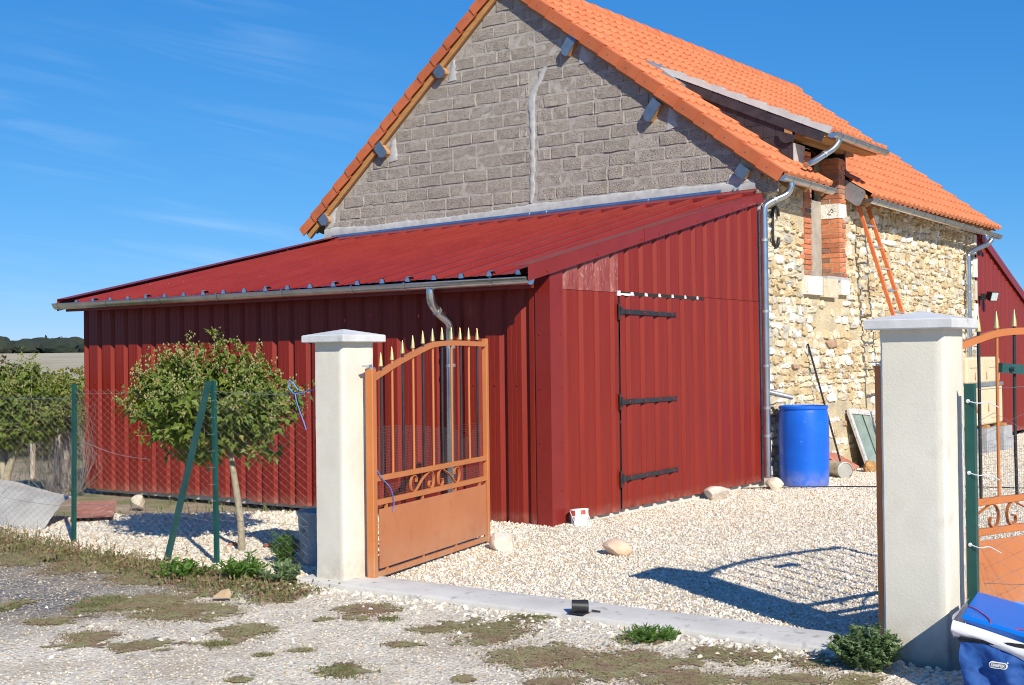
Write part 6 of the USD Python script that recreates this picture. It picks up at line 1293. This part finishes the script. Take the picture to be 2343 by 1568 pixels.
# ------------------------------------------------------------------ gravel: instanced stones
def gravel(name, label, protos, P, S, seed):
    pi = UsdGeom.PointInstancer.Define(stage, fresh(None, name)); tag(pi.GetPrim(), label, "gravel", None, "stuff"); g = np.random.default_rng(seed); rel = pi.CreatePrototypesRel()
    for k, (m, sd) in enumerate(protos):
        mm = trimesh.creation.icosphere(1); v = np.array(mm.vertices); gg = np.random.default_rng(sd)
        for _ in range(5):
            d = unit(gg.normal(size=3)); kk = gg.uniform(0.45, 0.8); v -= np.maximum(v @ d - kk, 0)[:, None] * d
        v *= 1 + gg.normal(0, 0.06, (len(v), 1)); v *= [1.2, 0.9, 0.68]
        pth = f"{pi.GetPath()}/stone_{k:03d}"; usdkit.mesh(stage, pth, (v, np.array(mm.faces)), MATS[m], smooth=35); rel.AddTarget(pth)
    n = len(P); q = g.normal(size=(n, 4)); q[:, 1:3] *= 0.45; q /= np.linalg.norm(q, axis=1, keepdims=True)
    pi.CreatePositionsAttr(Vt.Vec3fArray.FromNumpy(P.astype(np.float32))); pi.CreateScalesAttr(Vt.Vec3fArray.FromNumpy(np.repeat(S[:, None], 3, 1).astype(np.float32)))
    pi.CreateOrientationsAttr(Vt.QuathArray([Gf.Quath(float(a), float(b), float(c), float(d)) for a, b, c, d in q])); pi.CreateProtoIndicesAttr(Vt.IntArray.FromNumpy(g.integers(0, len(protos), n).astype(np.int32)))
    return pi
from shapely import contains_xy
g = np.random.default_rng(91)
def scatter(poly, box, n, zf, dens):
    x, y = g.uniform(box[0], box[2], n), g.uniform(box[1], box[3], n); ok = contains_xy(poly, x, y); x, y = x[ok], y[ok]; z = zf(x, y); P = np.column_stack([x, y, z])
    d = depth_of(P); ok = in_view(P, 1.12) & (g.random(len(P)) < dens(x, y, d)); return P[ok]
body = lambda x, y: ~((x < -0.01) & (x > -7.0) & (y > FY + 0.01)) & ~((np.abs(x - 0.245) < 0.15) & (np.abs(y + 7.435) < 0.175)) & ~((np.abs(x - 4.412) < 0.18) & (np.abs(y + 7.435) < 0.175))
P = scatter(YARD, (-5.4, -7.6, 9, 12), 560000, yard_z, lambda x, y, d: np.clip(1.25 - (d - 7.5) * 0.035, 0.5, 1) * body(x, y) * np.where((x < -3.0) & (y > -6.2), 0.35, 1.0))
S = 0.0055 + 0.0085 * g.beta(1.3, 3.0, len(P)); S *= np.where(P[:, 0] < -0.1, 1.55, 1.0) * np.where(depth_of(P) > 13, 1.25, 1.0)
gravel("yard_gravel", "pale crushed limestone gravel covering the yard", [("gravel_stone", k) for k in range(5)] + [("gravel_tan", 7)], P + [0, 0, 0.003], S, 2)
# larger loose stones
P = scatter(YARD, (-5.4, -7.6, 9, 3), 900, yard_z, lambda x, y, d: 1.0 * body(x, y)); S = g.uniform(0.022, 0.036, len(P))
P2_ = scatter(DRIVE, (-3, -8.1, 5, -7.66), 1900, drive_z, lambda x, y, d: np.clip(1 - (-7.68 - y) / 0.35, 0.1, 1) * (x > -0.3)); S2 = g.uniform(0.010, 0.022, len(P2_))
P3 = scatter(DRIVE, (-4, -10.8, 6, -8.0), 150, drive_z, lambda x, y, d: 1.0); S3 = g.uniform(0.010, 0.020, len(P3))
gravel("loose_stones", "larger pale stones scattered over the gravel and the driveway edge", [("gravel_stone", 20 + k) for k in range(4)] + [("rock_white", 31)], np.vstack([P, P2_, P3]), np.concatenate([S, S2, S3]), 3)
P = scatter(DRIVE, (-6, -11, 7, -7.7), 110000, drive_z, lambda x, y, d: 0.55 * np.clip(0.35 + (x + 0.5) / 2.0, 0.30, 1.0)); S = 0.003 + 0.006 * g.beta(1.3, 2.6, len(P))
gravel("driveway_gravel", "fine worn gravel of the driveway", [("gravel_drive", 40), ("gravel_drive", 41), ("gravel_drive", 42), ("gravel_tan", 43), ("gravel_grey", 44)], P, S, 4)
